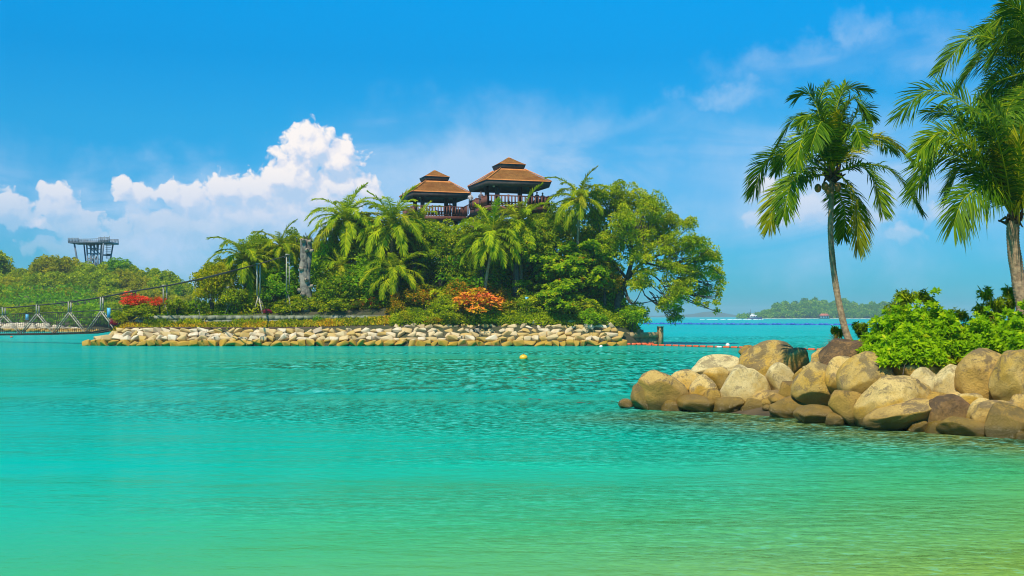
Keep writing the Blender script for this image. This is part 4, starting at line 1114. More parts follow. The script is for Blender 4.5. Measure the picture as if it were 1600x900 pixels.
carpet('undergrowth', 'low green growth above the stones at the right half of the island', -12.5, 15.5, 2.5, 7, shore_y, isle_h, 42000, 0.8, 0.30, 0.15, 'olive', 63)

# the great spreading tree
def great_tree():
    rng = R_(77)
    bx, by = (962 - 800) / F * 122, 122.0
    gz = float(isle_h(bx, by))
    root = empty('spreading_tree', (bx, by, gz)); tag(root, 'great spreading olive green tree overhanging the water at the right end of the island', 'tree')
    lobes = [(985, 312, 26), (1022, 325, 28), (1000, 350, 40), (1045, 350, 32), (955, 325, 28), (1000, 395, 42), (1045, 388, 38), (1082, 385, 28), (1106, 398, 18), (1118, 425, 16),
             (1085, 425, 28), (1050, 428, 30), (958, 375, 34), (952, 425, 20), (1003, 440, 22), (1098, 455, 14), (1058, 462, 20), (1054, 486, 13), (1034, 474, 14), (1118, 472, 7), (1122, 462, 7),
             (938, 305, 18), (966, 302, 18), (1075, 350, 14), (1118, 400, 12), (1072, 448, 16), (1020, 362, 30), (975, 350, 30), (930, 345, 20), (1104, 476, 6), (1048, 500, 8), (1060, 498, 7), (1127, 440, 9), (1124, 452, 8), (1120, 486, 5), (1088, 470, 8), (1012, 318, 16)]
    clumps = []; cen = []
    for (px, py, r) in lobes:
        Yd = 121.5 + rng.uniform(-3.2, 3.2) * min(1, r / 25)
        c = np.array(tuple(P(px, py, Yd))) - np.array([bx, by, gz]); R = r / F * Yd
        cen.append((c, R))
        for _ in range(int(7 + r * 0.95)):
            u = unit(rng.normal(size=3)) * rng.uniform(0.3, 1.0)
            clumps.append((c[0] + u[0] * R * .9, c[1] + u[1] * R * .9, c[2] + u[2] * R * 0.9, min(0.6, R * 0.45) * rng.uniform(.6, 1.2)))
    g = clump_cloud(rng, clumps, 260, 0.27, 0.13, droop=0.45, tint0=0.5, tint_amp=0.22)
    g.obj('crown', MT['olive'], root)
    g = G()
    T = lambda px, py, Y: np.array(tuple(P(px, py, Y))) - np.array([bx, by, gz])
    g.tube(catmull([(0, 0, -.5), T(966, 478, 122), T(970, 455, 122), T(980, 436, 121.8)], 10), np.linspace(0.55, 0.36, 10), 8)
    g.obj('trunk', MT['branch'], root, smooth=True)
    for ctl, r in [([(980, 436), (988, 400), (985, 360), (990, 330)], .26), ([(980, 436), (962, 415), (945, 395), (935, 350)], .18), ([(980, 436), (1005, 410), (1040, 395), (1085, 385)], .24),
                   ([(985, 425), (1010, 425), (1032, 440), (1050, 470)], .15), ([(1005, 410), (1050, 420), (1090, 425), (1112, 450)], .14), ([(975, 445), (985, 472), (1000, 474), (1022, 470)], .12),
                   ([(988, 400), (1010, 370), (1025, 335), (1030, 320)], .15), ([(972, 452), (985, 474), (995, 468), (1005, 445)], .10)]:
        pts = [T(x, y, 121.8 + 0.8 * math.sin(x * .1)) for x, y in ctl]
        G().tube(catmull(pts, 12), np.linspace(r, r * 0.25, 12), 6).obj('limb', MT['branch'], root, smooth=True)
    g = G()
    for c, R in cen:
        for _ in range(3):
            s = np.array([(980 - 800) / F * 122 - bx, 0, P(980, 430, 122).z - gz]); 
            st = c + (s - c) * 0.45 + rng.normal(size=3) * 0.3
            g.tube(limb(st, c + rng.normal(size=3) * R * 0.5, rng, 0.1), np.linspace(0.06, 0.02, 5), 4)
    tw = g.obj('twigs', MT['branch'], root); tw['kind'] = 'stuff'
great_tree()

# grey dead trunk standing on the island
def dead_trunk():
    Y = 121.0; c = P(478, 466, Y); root = empty('dead_tree_trunk', (c.x, c.y, c.z - 1.4)); tag(root, 'tall grey gnarled dead tree trunk with broken stubs, right of the bridge masts', 'dead trunk')
    g = G(); th = np.linspace(0, 2 * math.pi, 15)[:-1]
    for (dx, top, r) in ((-0.2, 7.6, .45), (0.28, 7.4, .34)):
        zs = np.linspace(0, top, 26); V = []
        for z in zs:
            for t in th:
                rr = r * (1.1 - 0.03 * z) * (1 + .16 * math.sin(3 * t + z * .8) + .1 * math.sin(7 * t - z * 2.3) + .06 * math.sin(11 * t + z * 5))
                V.append((dx * (0.35 + 0.65 * z / 7) + math.cos(t) * rr + .08 * math.sin(z * 1.3), math.sin(t) * rr, z))
        n = len(th); q = [(i * n + j, i * n + (j + 1) % n, (i + 1) * n + (j + 1) % n, (i + 1) * n + j) for i in range(25) for j in range(n)]
        V.append((dx, 0, top - .5)); t3 = [(25 * n + j, 25 * n + (j + 1) % n, 26 * n) for j in range(n)]
        g.add(V, q, t3)
    g.obj('trunk', MT['deadwood'], root, smooth=True)
    rg = R_(3)
    for (a, z, l) in [(-1.2, 6.3, .35), (-.3, 6.2, .4), (-2.9, 2.1, .4), (-1.9, 1.6, .45), (-.4, 2.5, .4), (-2.4, 4.3, .35), (-1.3, 3.2, .3), (-2.0, 7.3, .35), (-.6, 7.2, .3)]:
        d = np.array([math.cos(a), math.sin(a), 0.25]); b = d * 0.4 + np.array([0, 0, z])
        s = G().tube([b, b + d * l * .6, b + d * l * 1.2], [.24, .19, .15], 8).obj('stub', MT['fungus'], root, smooth=True)
        G().tube([b + d * l * 1.19, b + d * l * 1.22], [.09, .08], 7).obj('hollow_shade', MT['hair'], s)  # black disc on the stub end, a hole's shade put in as colour
    g = G()
    for i in range(9):
        b = np.array([rg.uniform(-.5, .7), rg.uniform(-.2, .2), 7.3]); g.tube(limb(b, b + (rg.uniform(-.6, .6), rg.uniform(-.3, .3), rg.uniform(.4, 1.1)), rg, .15), [.05, .04, .03, .02, .01], 4)
    g.obj('twigs', MT['branch'], root)['kind'] = 'stuff'
dead_trunk()

# ------------------------------------------------------------------ rope bridge
def bridge():
    root = empty('rope_bridge', P(0, 521, 133)); tag(root, 'slung rope footbridge with white A-frames reaching the left end of the island', 'bridge')
    o = np.array(tuple(root.location))
    def at(px, py): return np.array(tuple(P(px, py, 133 - (px / 160) * 10))) - o
    dk = [at(x, y) for x, y in ((-140, 524), (-60, 523), (0, 521.5), (80, 520.5), (150, 518.5), (176, 514))]
    for i in range(len(dk) - 1):
        a, b = dk[i], dk[i + 1]
        m = int(np.linalg.norm(b - a) / 0.55); me = None
        for k in range(m):
            p = a + (b - a) * (k + .5) / m
            if me is None: me = G().box((0, 0, 0), (0.5, 1.3, 0.07)).mesh('plank', MT['timber'])
            q_ = bpy.data.objects.new('plank', me); COL.objects.link(q_); q_.parent = root; q_.location = p
            q_.rotation_euler = (0, -math.atan2((b - a)[2], np.linalg.norm((b - a)[:2])), math.atan2((b - a)[1], (b - a)[0]))
    for s in (-.6, .6):
        G().tube([p + (0, s, -.12) for p in dk], 0.09, 6).obj('deck_beam', MT['timber'], root)
    for s in (-.35, .35):
        cab = [(-140, 488), (6, 481), (59, 477), (109, 472), (159, 464.5), (209, 455), (258, 447), (308, 437), (357, 425), (402, 413), (450, 398)]
        cp = catmull([at(x, y) + (0, s, 0) for x, y in cab[:9]] + [np.array(tuple(P(402, 413, 121 + s))) - o, np.array(tuple(P(450, 399, 120.5 + s))) - o], 60)
        G().tube(cp, 0.055, 5).obj('main_cable', MT['rope'], root)
        G().tube([at(x, y) + (0, s, 0) for x, y in ((-140, 494), (6, 491), (59, 489), (109, 487.5), (159, 485), (195, 482))], 0.035, 5).obj('hand_rope', MT['rope'], root)
        for k, (x, yt, yb) in enumerate([(-94, 485, 494), (-44, 484, 494), (6, 481, 493), (59, 477, 490), (109, 472, 488), (159, 465, 486)]):
            f = G(); f.tube([at(x, yb) + (0, s, 0), at(x, yt - 1) + (0, s, 0)], .085, 6)
            for dx in (-24, 25): f.tube([at(x, yb) + (0, s, 0), at(x + dx, 520) + (0, s, 0)], .06, 6)
            f.obj('a_frame', MT['mast'], root)
        net = G()
        for i in range(90):
            x = -130 + i * 3.3
            net.tube([at(x, 520.5) + (0, s, 0), at(x + 4, 490) + (0, s, 0)], 0.010, 3); net.tube([at(x + 4, 520.5) + (0, s, 0), at(x, 490) + (0, s, 0)], 0.010, 3)
        for yy in (497, 504, 511): net.tube([at(-130, yy + 1) + (0, s, 0), at(165, yy - 1) + (0, s, 0)], 0.018, 3)
        nn = net.obj('netting', MT['rope'], root); nn['kind'] = 'stuff'
bridge()
def mast(label, px, top, fork, legs, Y, r=0.12):
    r = r * 0.6
    a = P(px, top, Y); root = empty('bridge_mast', (a.x, a.y, 3.0)); tag(root, label, 'mast', 'masts carrying the bridge cable')
    o = np.array([a.x, a.y, 3.0]); T = lambda x, y, d=0: np.array(tuple(P(x, y, Y + d))) - o
    for s in (-.3, .3): G().tube([T(px, fork) + (s * .3, s, 0), T(px, top) + (s * .3, s, 0)], r, 6).obj('post', MT['mast'], root)
    for i, x in enumerate(legs): G().tube([T(px, fork), np.array([T(x, 490)[0], (-1 if i % 2 else 1) * 0.6, -.05])], r * .8, 6).obj('leg', MT['mast'], root)
    G().box(tuple(T(px, top) + (0, 0, .05)), (.3, 1.4, .14)).obj('cap', MT['mast'], root)
mast('stout cream bridge mast in front of the leftmost palm', 404, 413, 462, (393, 413, 416), 120.8, .17)
mast('tallest cream bridge mast, next to the grey dead trunk', 450, 399, 456, (440, 458), 120.6, .12)
mast('short cream bridge mast half hidden by the airy olive tree', 357, 450, 477, (348, 352), 121.0, .13)
mast('cream bridge mast at the left edge of the airy olive tree', 308, 438, 474, (301, 315), 120.9, .10)
mast('cream bridge mast above the smaller red bougainvillea', 258, 447, 474, (250, 266), 121.4, .13)
mast('cream bridge mast rising out of the large red bougainvillea', 209, 456, 474, (202, 216), 121.8, .13)

def sign(label, px, top, h, w, base, Y, zb):
    c = P(px, top, Y); root = empty('blue_sign', (c.x, Y, zb)); tag(root, label, 'sign')
    zt = c.z - zb; H = h / F * Y; Wd = w / F * Y
    G().tube([(0, 0.05, -.2), (0, 0.05, zt)], .05, 6).obj('post', MT['mast'], root)
    G().box((0, 0, zt - H / 2), (Wd, .06, H)).obj('panel', MT['blue'], root)
sign('tall light blue sign panel at the landing of the rope bridge', 170, 481, 15, 5.5, 510, 121.6, 2.0)
sign('small blue sign on a thin pole before the almond tree', 823, 464, 9, 5, 503, 118.8, 2.4)
sign('small blue sign on the far shore seen through the bridge', 42, 491, 9, 5, 505, 224.0, 1.8)

# ------------------------------------------------------------------ groyne, floats, buoys
gr = empty('concrete_groyne', P(960, 541, 121)); tag(gr, 'low weathered concrete groyne ending in a square post at the right end of the island', 'groyne')
o_ = np.array(tuple(gr.location))
a, b = P(952, 541, 119.0), P(1028, 541, 122)
ax, ay = a.x - o_[0], a.y - o_[1]; bx, by = b.x - o_[0], b.y - o_[1]; rz = math.atan2(by - ay, bx - ax); L = math.hypot(bx - ax, by - ay)
z0 = -o_[2]
n = 5
for k in range(n):
    u = (k + .5) / n
    G().box((ax + (bx - ax) * u, ay + (by - ay) * u, z0 + 1.02), (L / n - .03, .36, .56), rz=rz).obj('cap_slab', MT['concrete'], gr)
    G().box((ax + (bx - ax) * u, ay + (by - ay) * u + .12, z0 + .2), (L / n - .02, .26, 1.09), rz=rz).obj('wall_panel', MT['concrete'], gr)
G().box((bx + .25, by, z0 + .7), (.46, .5, 2.3), rz=rz).obj('post', MT['concrete'], gr)
G().box((bx + .25, by, z0 + 1.88), (.52, .56, .07), rz=rz).obj('post_cap', MT['concrete'], gr)

def boom(label, p0, p1, seg, cat, rad, mat, name='floating_boom', part='float', sag=0.0, gap=0.28, bob=0.0):
    p0, p1 = np.array(p0, float), np.array(p1, float); L = np.linalg.norm(p1 - p0); n = int(L / seg)
    root = empty(name, tuple(p0)); tag(root, label, cat)
    d = (p1 - p0) / L; nrm = np.array([-d[1], d[0], 0])
    P2 = lambda u: (p1 - p0) * u + nrm * (math.sin(u * math.pi) * sag * L + 0.003 * L * math.sin(u * 23))
    me = None
    for i in range(n):
        a, b = P2(i / n), P2((i + 1) / n); e = b - a; l = np.linalg.norm(e)
        if me is None:
            me = G().tube([(-.5, 0, 0), (-.46, 0, 0), (.46, 0, 0), (.5, 0, 0)], [.6, 1, 1, .6], 10).mesh(part, MT[mat], smooth=False)
        o = bpy.data.objects.new(part, me); COL.objects.link(o); o.parent = root
        o.location = (a + b) / 2 + (0, 0, rad * .35 + bob * math.sin(i * 1.9)); o.scale = (l * (1 - gap), rad, rad); o.rotation_euler = (0, 0, math.atan2(e[1], e[0]))
    G().tube([P2(k / 30) + (0, 0, rad * .3) for k in range(31)], rad * .42, 5).obj('rope', MT['joint'] if mat != 'bluefloat' else MT['bluefloat'], root)
    return root
s0 = P(972, 538, 121.5); s1 = P(1290, 548.2, 101)
boom('long orange floating boom stretching from the groyne to the boulders', (s0.x, s0.y, 0), (s1.x, s1.y, 0), 0.95, 'floating boom', 0.125, 'orange_float', sag=-0.02)
s0 = P(976, 535, 123.2); s1 = P(1026, 535.2, 121.3)
boom('short doubled piece of orange boom moored against the groyne', (s0.x, 119.6, 0), (s1.x - .3, 121.0, 0), 0.8, 'floating boom', 0.17, 'orange_float')
s0 = P(975, 537, 120); boom('loose orange boom end folded beside the groyne foot', (s0.x, 118.2, 0.04), (s0.x + 2.2, 118.4, 0.04), 0.55, 'floating boom', 0.16, 'orange_float')
s0 = (P(1005, 506.2, 430)); s1 = P(1640, 509.5, 350)
boom('far line of blue floats strung across the sea', (s0.x, s0.y, 0), (s1.x, s1.y, 0), 1.7, 'float line', 0.42, 'bluefloat', name='float_line', sag=-0.01, gap=.15, bob=.12)

def buoy(label, px, py, r, mat, Y=None, sc=(1, 1, .8), dz=0.3):
    Y = Y or F * CAMH / (py + r - HZ); c = P(px, py + r, Y); R = r / F * Y
    root = empty('buoy', (c.x, Y, 0)); tag(root, label, 'buoy')
    v, f = ico(3); G().add(v * np.array(sc) * R + np.array([0, 0, R * dz]), t=f).obj('float', MT[mat], root, smooth=True)
    G().tube([(0, 0, R * (dz + sc[2]) - .02), (0, 0, R * (dz + sc[2]) + R * .22)], R * .16, 8).obj('eye', MT['joint'], root)
buoy('round yellow buoy floating alone before the island', 818, 555, 6.2, 'yellow', sc=(1.05, 1, .85), dz=.35)
buoy('small white buoy beyond the middle of the orange boom', 1137, 538.5, 3.4, 'white', dz=.7, sc=(1, 1, 1))
buoy('tiny white buoy just off the stones left of the groyne', 939, 539.5, 2.8, 'white')
buoy('flat white float set in the orange boom, left one', 1124, 541, 3.6, 'white', Y=109.2, sc=(1.3, 1, .5))
buoy('flat white float set in the orange boom, right one beside the boulders', 1173, 542, 3.6, 'white', Y=106.6, sc=(1.3, 1, .45))
buoy('tiny pale buoy under the rope bridge deck', 18, 525, 2.2, 'orange_float', sc=(1, 1, .7))

# ------------------------------------------------------------------ far shore at left: hill trees and lookout tower
rg = R_(44)
k = 0
HT = []
for (row, Y, pts) in [
   ('ridge', 292, [(-60, 425, 30), (-20, 418, 28), (8, 432, 22), (40, 437, 22), (72, 424, 26), (96, 424, 30), (120, 432, 22), (150, 436, 26), (186, 420, 20), (206, 436, 26), (236, 440, 24), (258, 442, 20)]),
   ('upper', 278, [(-40, 450, 30), (-5, 452, 26), (26, 456, 26), (60, 452, 28), (92, 452, 28), (126, 450, 26), (162, 452, 28), (196, 450, 28), (226, 456, 26), (256, 462, 26), (280, 458, 20)]),
   ('middle', 262, [(-30, 474, 28), (4, 476, 26), (36, 474, 26), (68, 476, 26), (102, 473, 26), (136, 475, 26), (170, 474, 26), (204, 476, 26), (236, 476, 24), (266, 478, 22), (290, 476, 16)]),
   ('shore', 238, [(-30, 496, 26), (-4, 492, 20), (22, 498, 20), (52, 495, 22), (84, 497, 22), (114, 496, 22), (146, 497, 22), (178, 494, 22), (210, 496, 20), (245, 496, 22), (275, 494, 20)])]:
    for (px, py, r) in pts: HT.append((row, Y, px, py, r))
special = {(186, 420): ('dark', 'dark green tree directly right of the steel lookout tower'), (96, 424): ('yellowgreen', 'large yellowish tree left of the steel lookout tower'),
           (72, 424): ('yellowgreen', 'yellow olive tree on the left hill, second left of the lookout tower'), (258, 442): ('green', 'dark round tree at the right end of the far hill ridge'),
           (8, 432): ('dark', 'tall dark green tree at the left edge of the far hill ridge'), (280, 458): ('green', 'green tree ending the far hill at the right')}
mats = {'ridge': ['olive', 'green', 'olive'], 'upper': ['olive', 'yellowgreen', 'olive'], 'middle': ['olive', 'yellowgreen', 'green', 'olive'], 'shore': ['green', 'olive', 'green', 'lime']}
ORD = 'first,second,third,fourth,fifth,sixth,seventh,eighth,ninth,tenth,eleventh,twelfth'.split(',')
nth = {}
for i, (row, Y, px, py, r) in enumerate(HT):
    if px < -26: continue
    nth[row] = nth.get(row, 0) + 1
    mt = mats[row][rg.randint(len(mats[row]))]; lab = '%s tree from left in the %s row of the wooded far left hill' % (ORD[nth[row] - 1], row)
    grp = 'trees of the %s row on the far left hill' % row
    if (px, py) in special: mt, lab = special[(px, py)]; grp = None
    tree('hill_tree', 'tree', lab, px + rg.uniform(-4, 4), py + rg.uniform(-3, 3), r * 1.08, r * rg.uniform(.8, .98), Y + rg.uniform(-5, 5), 'far%d' % rg.randint(4), mt, hfn=main_h, seed=i, group=grp)

carpet('hill_undergrowth', 'dense green scrub covering the far left hill between its trees', -190, -72, 4, 95, lambda x: x * 0 + 222.0, main_h, 40000, 2.0, 0.8, 0.4, 'dark', 62)
# far shore riprap
rg = R_(8); g = G(); v0, f0 = ico(1)
for i in range(520):
    x = rg.uniform(-130, -74); t = rg.uniform(0.2, 3.0); y = 222 + t
    s = rg.uniform(.35, .75)
    g.add(v0 * np.array([s, s, s * .55]) * (1 + .2 * rg.normal(size=(len(v0), 1))) + np.array([x, y, float(main_h(x, y)) + .1]), t=f0)
o = g.obj('far_shore_stones', MT['riprap']); tag(o, 'pale stones lining the far left shore behind the rope bridge', kind='stuff')

def tower():
    Y = 300.0; c = P(147, 415, Y); gz = float(main_h(c.x, Y)); root = empty('lookout_tower', (c.x, Y, gz)); tag(root, 'grey steel lookout tower with splayed legs on the far left hill', 'tower')
    o = np.array([c.x, Y, gz]); T = lambda x, y, d=0: np.array(tuple(P(x, y, Y + d))) - o
    dn = lambda x, y, d: np.array([T(x, y, d)[0], d, 0.0])
    for (xt, xb, d) in ((116, 127, -3), (131, 138, 4), (162, 155, -3.5), (177, 166, 3)):
        G().tube([dn(xb, 0, d * .3), T(xt, 380, d)], 0.24 if d < 0 else .20, 8).obj('leg', MT['steeldark'], root)
    a, b = T(115, 380), T(178, 381); 
    G().box(((a[0] + b[0]) / 2, 0, a[2]), (b[0] - a[0], 7.4, .42)).obj('platform', MT['steeldark'], root)
    for (x0, x1, y0, y1) in ((115, 131, 373, 379), (162, 178, 372, 379.5)):
        p, q_ = T(x0, y1), T(x1, y0)
        w = q_[0] - p[0]; h = q_[2] - p[2]; ob = G()
        for s in (-3.6, 3.6):
            [ob.box((p[0] + w / 2, s, p[2] + h * kk), (w, .10, .16)) for kk in (.15, .4, .65, .9)]
            for k in range(8): ob.box((p[0] + w * k / 7, s - .12, p[2] + h / 2), (.10, .10, h))
        ob.obj('parapet', MT['steel'], root)
    ob = G()
    for x in range(132, 162, 3):
        for s in (-3.6, 3.6): ob.tube([T(x, 380, 0) + (0, s, 0), T(x, 374.5, 0) + (0, s, 0)], .06, 4)
    for s in (-3.6, 3.6): ob.tube([T(131, 375) + (0, s, 0), T(162, 374.5) + (0, s, 0)], .07, 4)
    ob.obj('railing', MT['steel'], root)
    # lattice stair core
    xs_ = [139, 144.5, 150, 155]; ob = G()
    for x in xs_:
        for s in (-1.6, 1.6): ob.tube([dn(x, 0, s), T(x, 381) + (0, s, 0)], .2, 5)
    zt = T(147, 381)[2]; z = zt
    i = 0
    while z > zt - 9:
        for s in (-1.6, 1.6):
            ob.tube([(T(xs_[0], 0)[0], s, z), (T(xs_[-1], 0)[0], s, z)], .1, 4)
            ob.tube([(T(xs_[i % 3], 0)[0], s, z), (T(xs_[(i + 1) % 3 + 1], 0)[0], s, z - 1.6)], .12, 4)
        z -= 1.3; i += 1
    ob.obj('stair_core', MT['steel'], root)
    ob = G()
    for i in range(7): ob.box(tuple(T(170, 384 + i * 3.2)), (1.3, 1.2, .1))
    ob.tube([T(160, 398.5), T(174, 398.5)], .22, 6); ob.tube([T(167, 381), T(167, 404)], .1, 4)
    ob.obj('side_ladder', MT['steel'], root)
    ob = G()
    for (x, y) in ((157, 370), (160, 371), (163, 369.5), (171, 368.5), (141, 374), (145, 373.5)): ob.tube([T(x, 380), T(x, y)], .09, 4)
    ob.obj('antenna', MT['steel'], root)
tower()

# ------------------------------------------------------------------ far islands, boat
def far_h(x, y):
    u = (x - 262) / 130.0
    e = smooth01((x - (1172 - 800) / F * 1350) / 45) * smooth01((476 - x) / 40)
    return -1 + e * (3 + 6 * np.exp(-((y - 1420) / 50) ** 2) + 3 * np.sin(x * .025)) * smooth01((y - 1346) / 25) * smooth01((1560 - y) / 60)
grid_obj('far_island_ground', 260, 640, 96, 1330, 1580, 50, far_h, MT['hillveg'])
rg = R_(12); cl = []
for i in range(760):
    x = rg.uniform(282, 482); y = 1352 + 90 * rg.rand() ** 1.4
    px = x / y * F + 800
    env = np.interp(px, [1172, 1190, 1215, 1262, 1310, 1345, 1365, 1390, 1410, 1430], [2, 7, 15, 20, 19, 16, 15, 19, 13, 3]) * (1 + .10 * math.sin(px * .13) + .10 * math.sin(px * .41 + 1)) * rg.uniform(.8, 1.12)
    h = (0.35 + 0.65 * min(1, (y - 1352) / 40)) * env
    r = rg.uniform(1.8, 4.6); z = max(1.5, h - r * .6)
    cl.append((x, y, z, r))
g = clump_cloud(rg, cl, 6.0, 2.3, 1.5, tint_amp=0.25, flat=0.9)
o = g.obj('far_wood', MT['dark']); tag(o, 'hazy blue-green wood covering the distant island', kind='stuff')
g = G(); 
for i in range(22):
    x = 292 + i * 8.0; g.box((x, 1349 + math.sin(i), .25), (7.9 + .3 * math.sin(i * 3), 5, .9))
o = g.obj('far_beach', MT['beach']); tag(o, kind='structure')
def ridge_h(x, y): 
    return -2 + (2 + 13 * np.exp(-((x - 660) / 75) ** 2) + 5.5 * np.exp(-((x - 560) / 240) ** 2) + 1.2 * np.sin(x * .05)) * np.exp(-((y - 3800) / 90) ** 2)
grid_obj('distant_hills', 250, 1100, 150, 3560, 4040, 20, ridge_h, MT['hillveg'])
hs = empty('beach_house', P(1288, 499, 1344)); tag(hs, 'small red-roofed beach building on the distant island shore', 'building')
hs.location.z = 0.4
G().box((0, 0, 1.6), (9, 6, 3.0)).obj('wall', MT['cabin'], hs)
for k in range(3): G().box((-2.8 + k * 2.8, -3.05, 1.6), (1.3, .1, 1.6)).obj('window', MT['glass'], hs)
g = G(); g.add([(-6, -4.2, 3.0), (6, -4.2, 3.0), (6, 4.2, 3.0), (-6, 4.2, 3.0), (-3.5, 0, 5.6), (3.5, 0, 5.6)], [(0, 1, 5, 4), (2, 3, 4, 5), (3, 2, 1, 0)], [(1, 2, 5), (3, 0, 4)]); g.obj('roof', MT['redroof'], hs)

def boat():
    Y = 1000.0; c = P(1179, 499.4, Y); root = empty('motor_boat', (c.x, Y, 0)); tag(root, 'dark-hulled motor boat with white cabin speeding before the distant island', 'boat')
    g = G(); V = []; st = []
    xs_ = np.linspace(-6.5, 6.5, 12)
    for i, x in enumerate(xs_):
        u = (x + 6.5) / 13; hb = 1.9 * (1 - max(0, (u - .55) / .45) ** 2.0) + .02; top = 1.3 + .9 * u * u
        V += [(x, -hb, top), (x, -hb * .75, .2), (x + .0, 0, -.5), (x, hb * .75, .2), (x, hb, top)]
    q = [(i * 5 + j, i * 5 + 5 + j, i * 5 + 6 + j, i * 5 + 1 + j) for i in range(11) for j in range(4)] + [(i * 5 + 4, i * 5 + 9, i * 5 + 5, i * 5) for i in range(11)] + [(0, 1, 3, 4)]
    g.add(V, q, [(1, 2, 3)]); g.obj('hull', MT['hull'], root)
    cb = G().box((-1.0, 0, 2.7), (6.4, 2.7, 2.3), taper=.88).obj('cabin', MT['cabin'], root)
    for k in range(4): G().box((-3.2 + k * 1.5, -1.33, 2.9), (1.0, .1, .8)).obj('window', MT['glass'], cb)
    G().box((-1.6, 0, 4.5), (3.4, 2.2, 1.2), taper=.85).obj('wheelhouse', MT['cabin'], root)
    g = G(); g.tube([(-3.2, 0, 4), (-3.4, 0, 9)], .16, 5); g.tube([(-3.4, -1, 7.4), (-3.4, 1, 7.4)], .1, 4); g.tube([(-3.8, 0, 6.2), (-1.5, 0, 5.2)], .1, 4); g.obj('mast', MT['steeldark'], root)
    g = G(); g.box((-4.6, 0, 6.2), (2.6, 2.2, .2)); g.box((-4.6, 0, 5.0), (.2, 1.8, 2.4)); g.obj('aft_frame', MT['steeldark'], root)
    w = G(); rg = R_(2)
    for i in range(70):
        u = rg.rand(); x = 7 - u * 55; v, f = ico(1); s = rg.uniform(.5, 1.3) * (1 - u * .5)
        w.add(v * np.array([s * 2.4, s, s * .5]) + np.array([x, rg.normal() * (1 + 2 * u) - 1, .1]), t=f)
    o = w.obj('boat_wake', MT['foam'], loc=(c.x, Y, 0.0)); tag(o, 'white foaming wake behind the motor boat', kind='stuff')
boat()

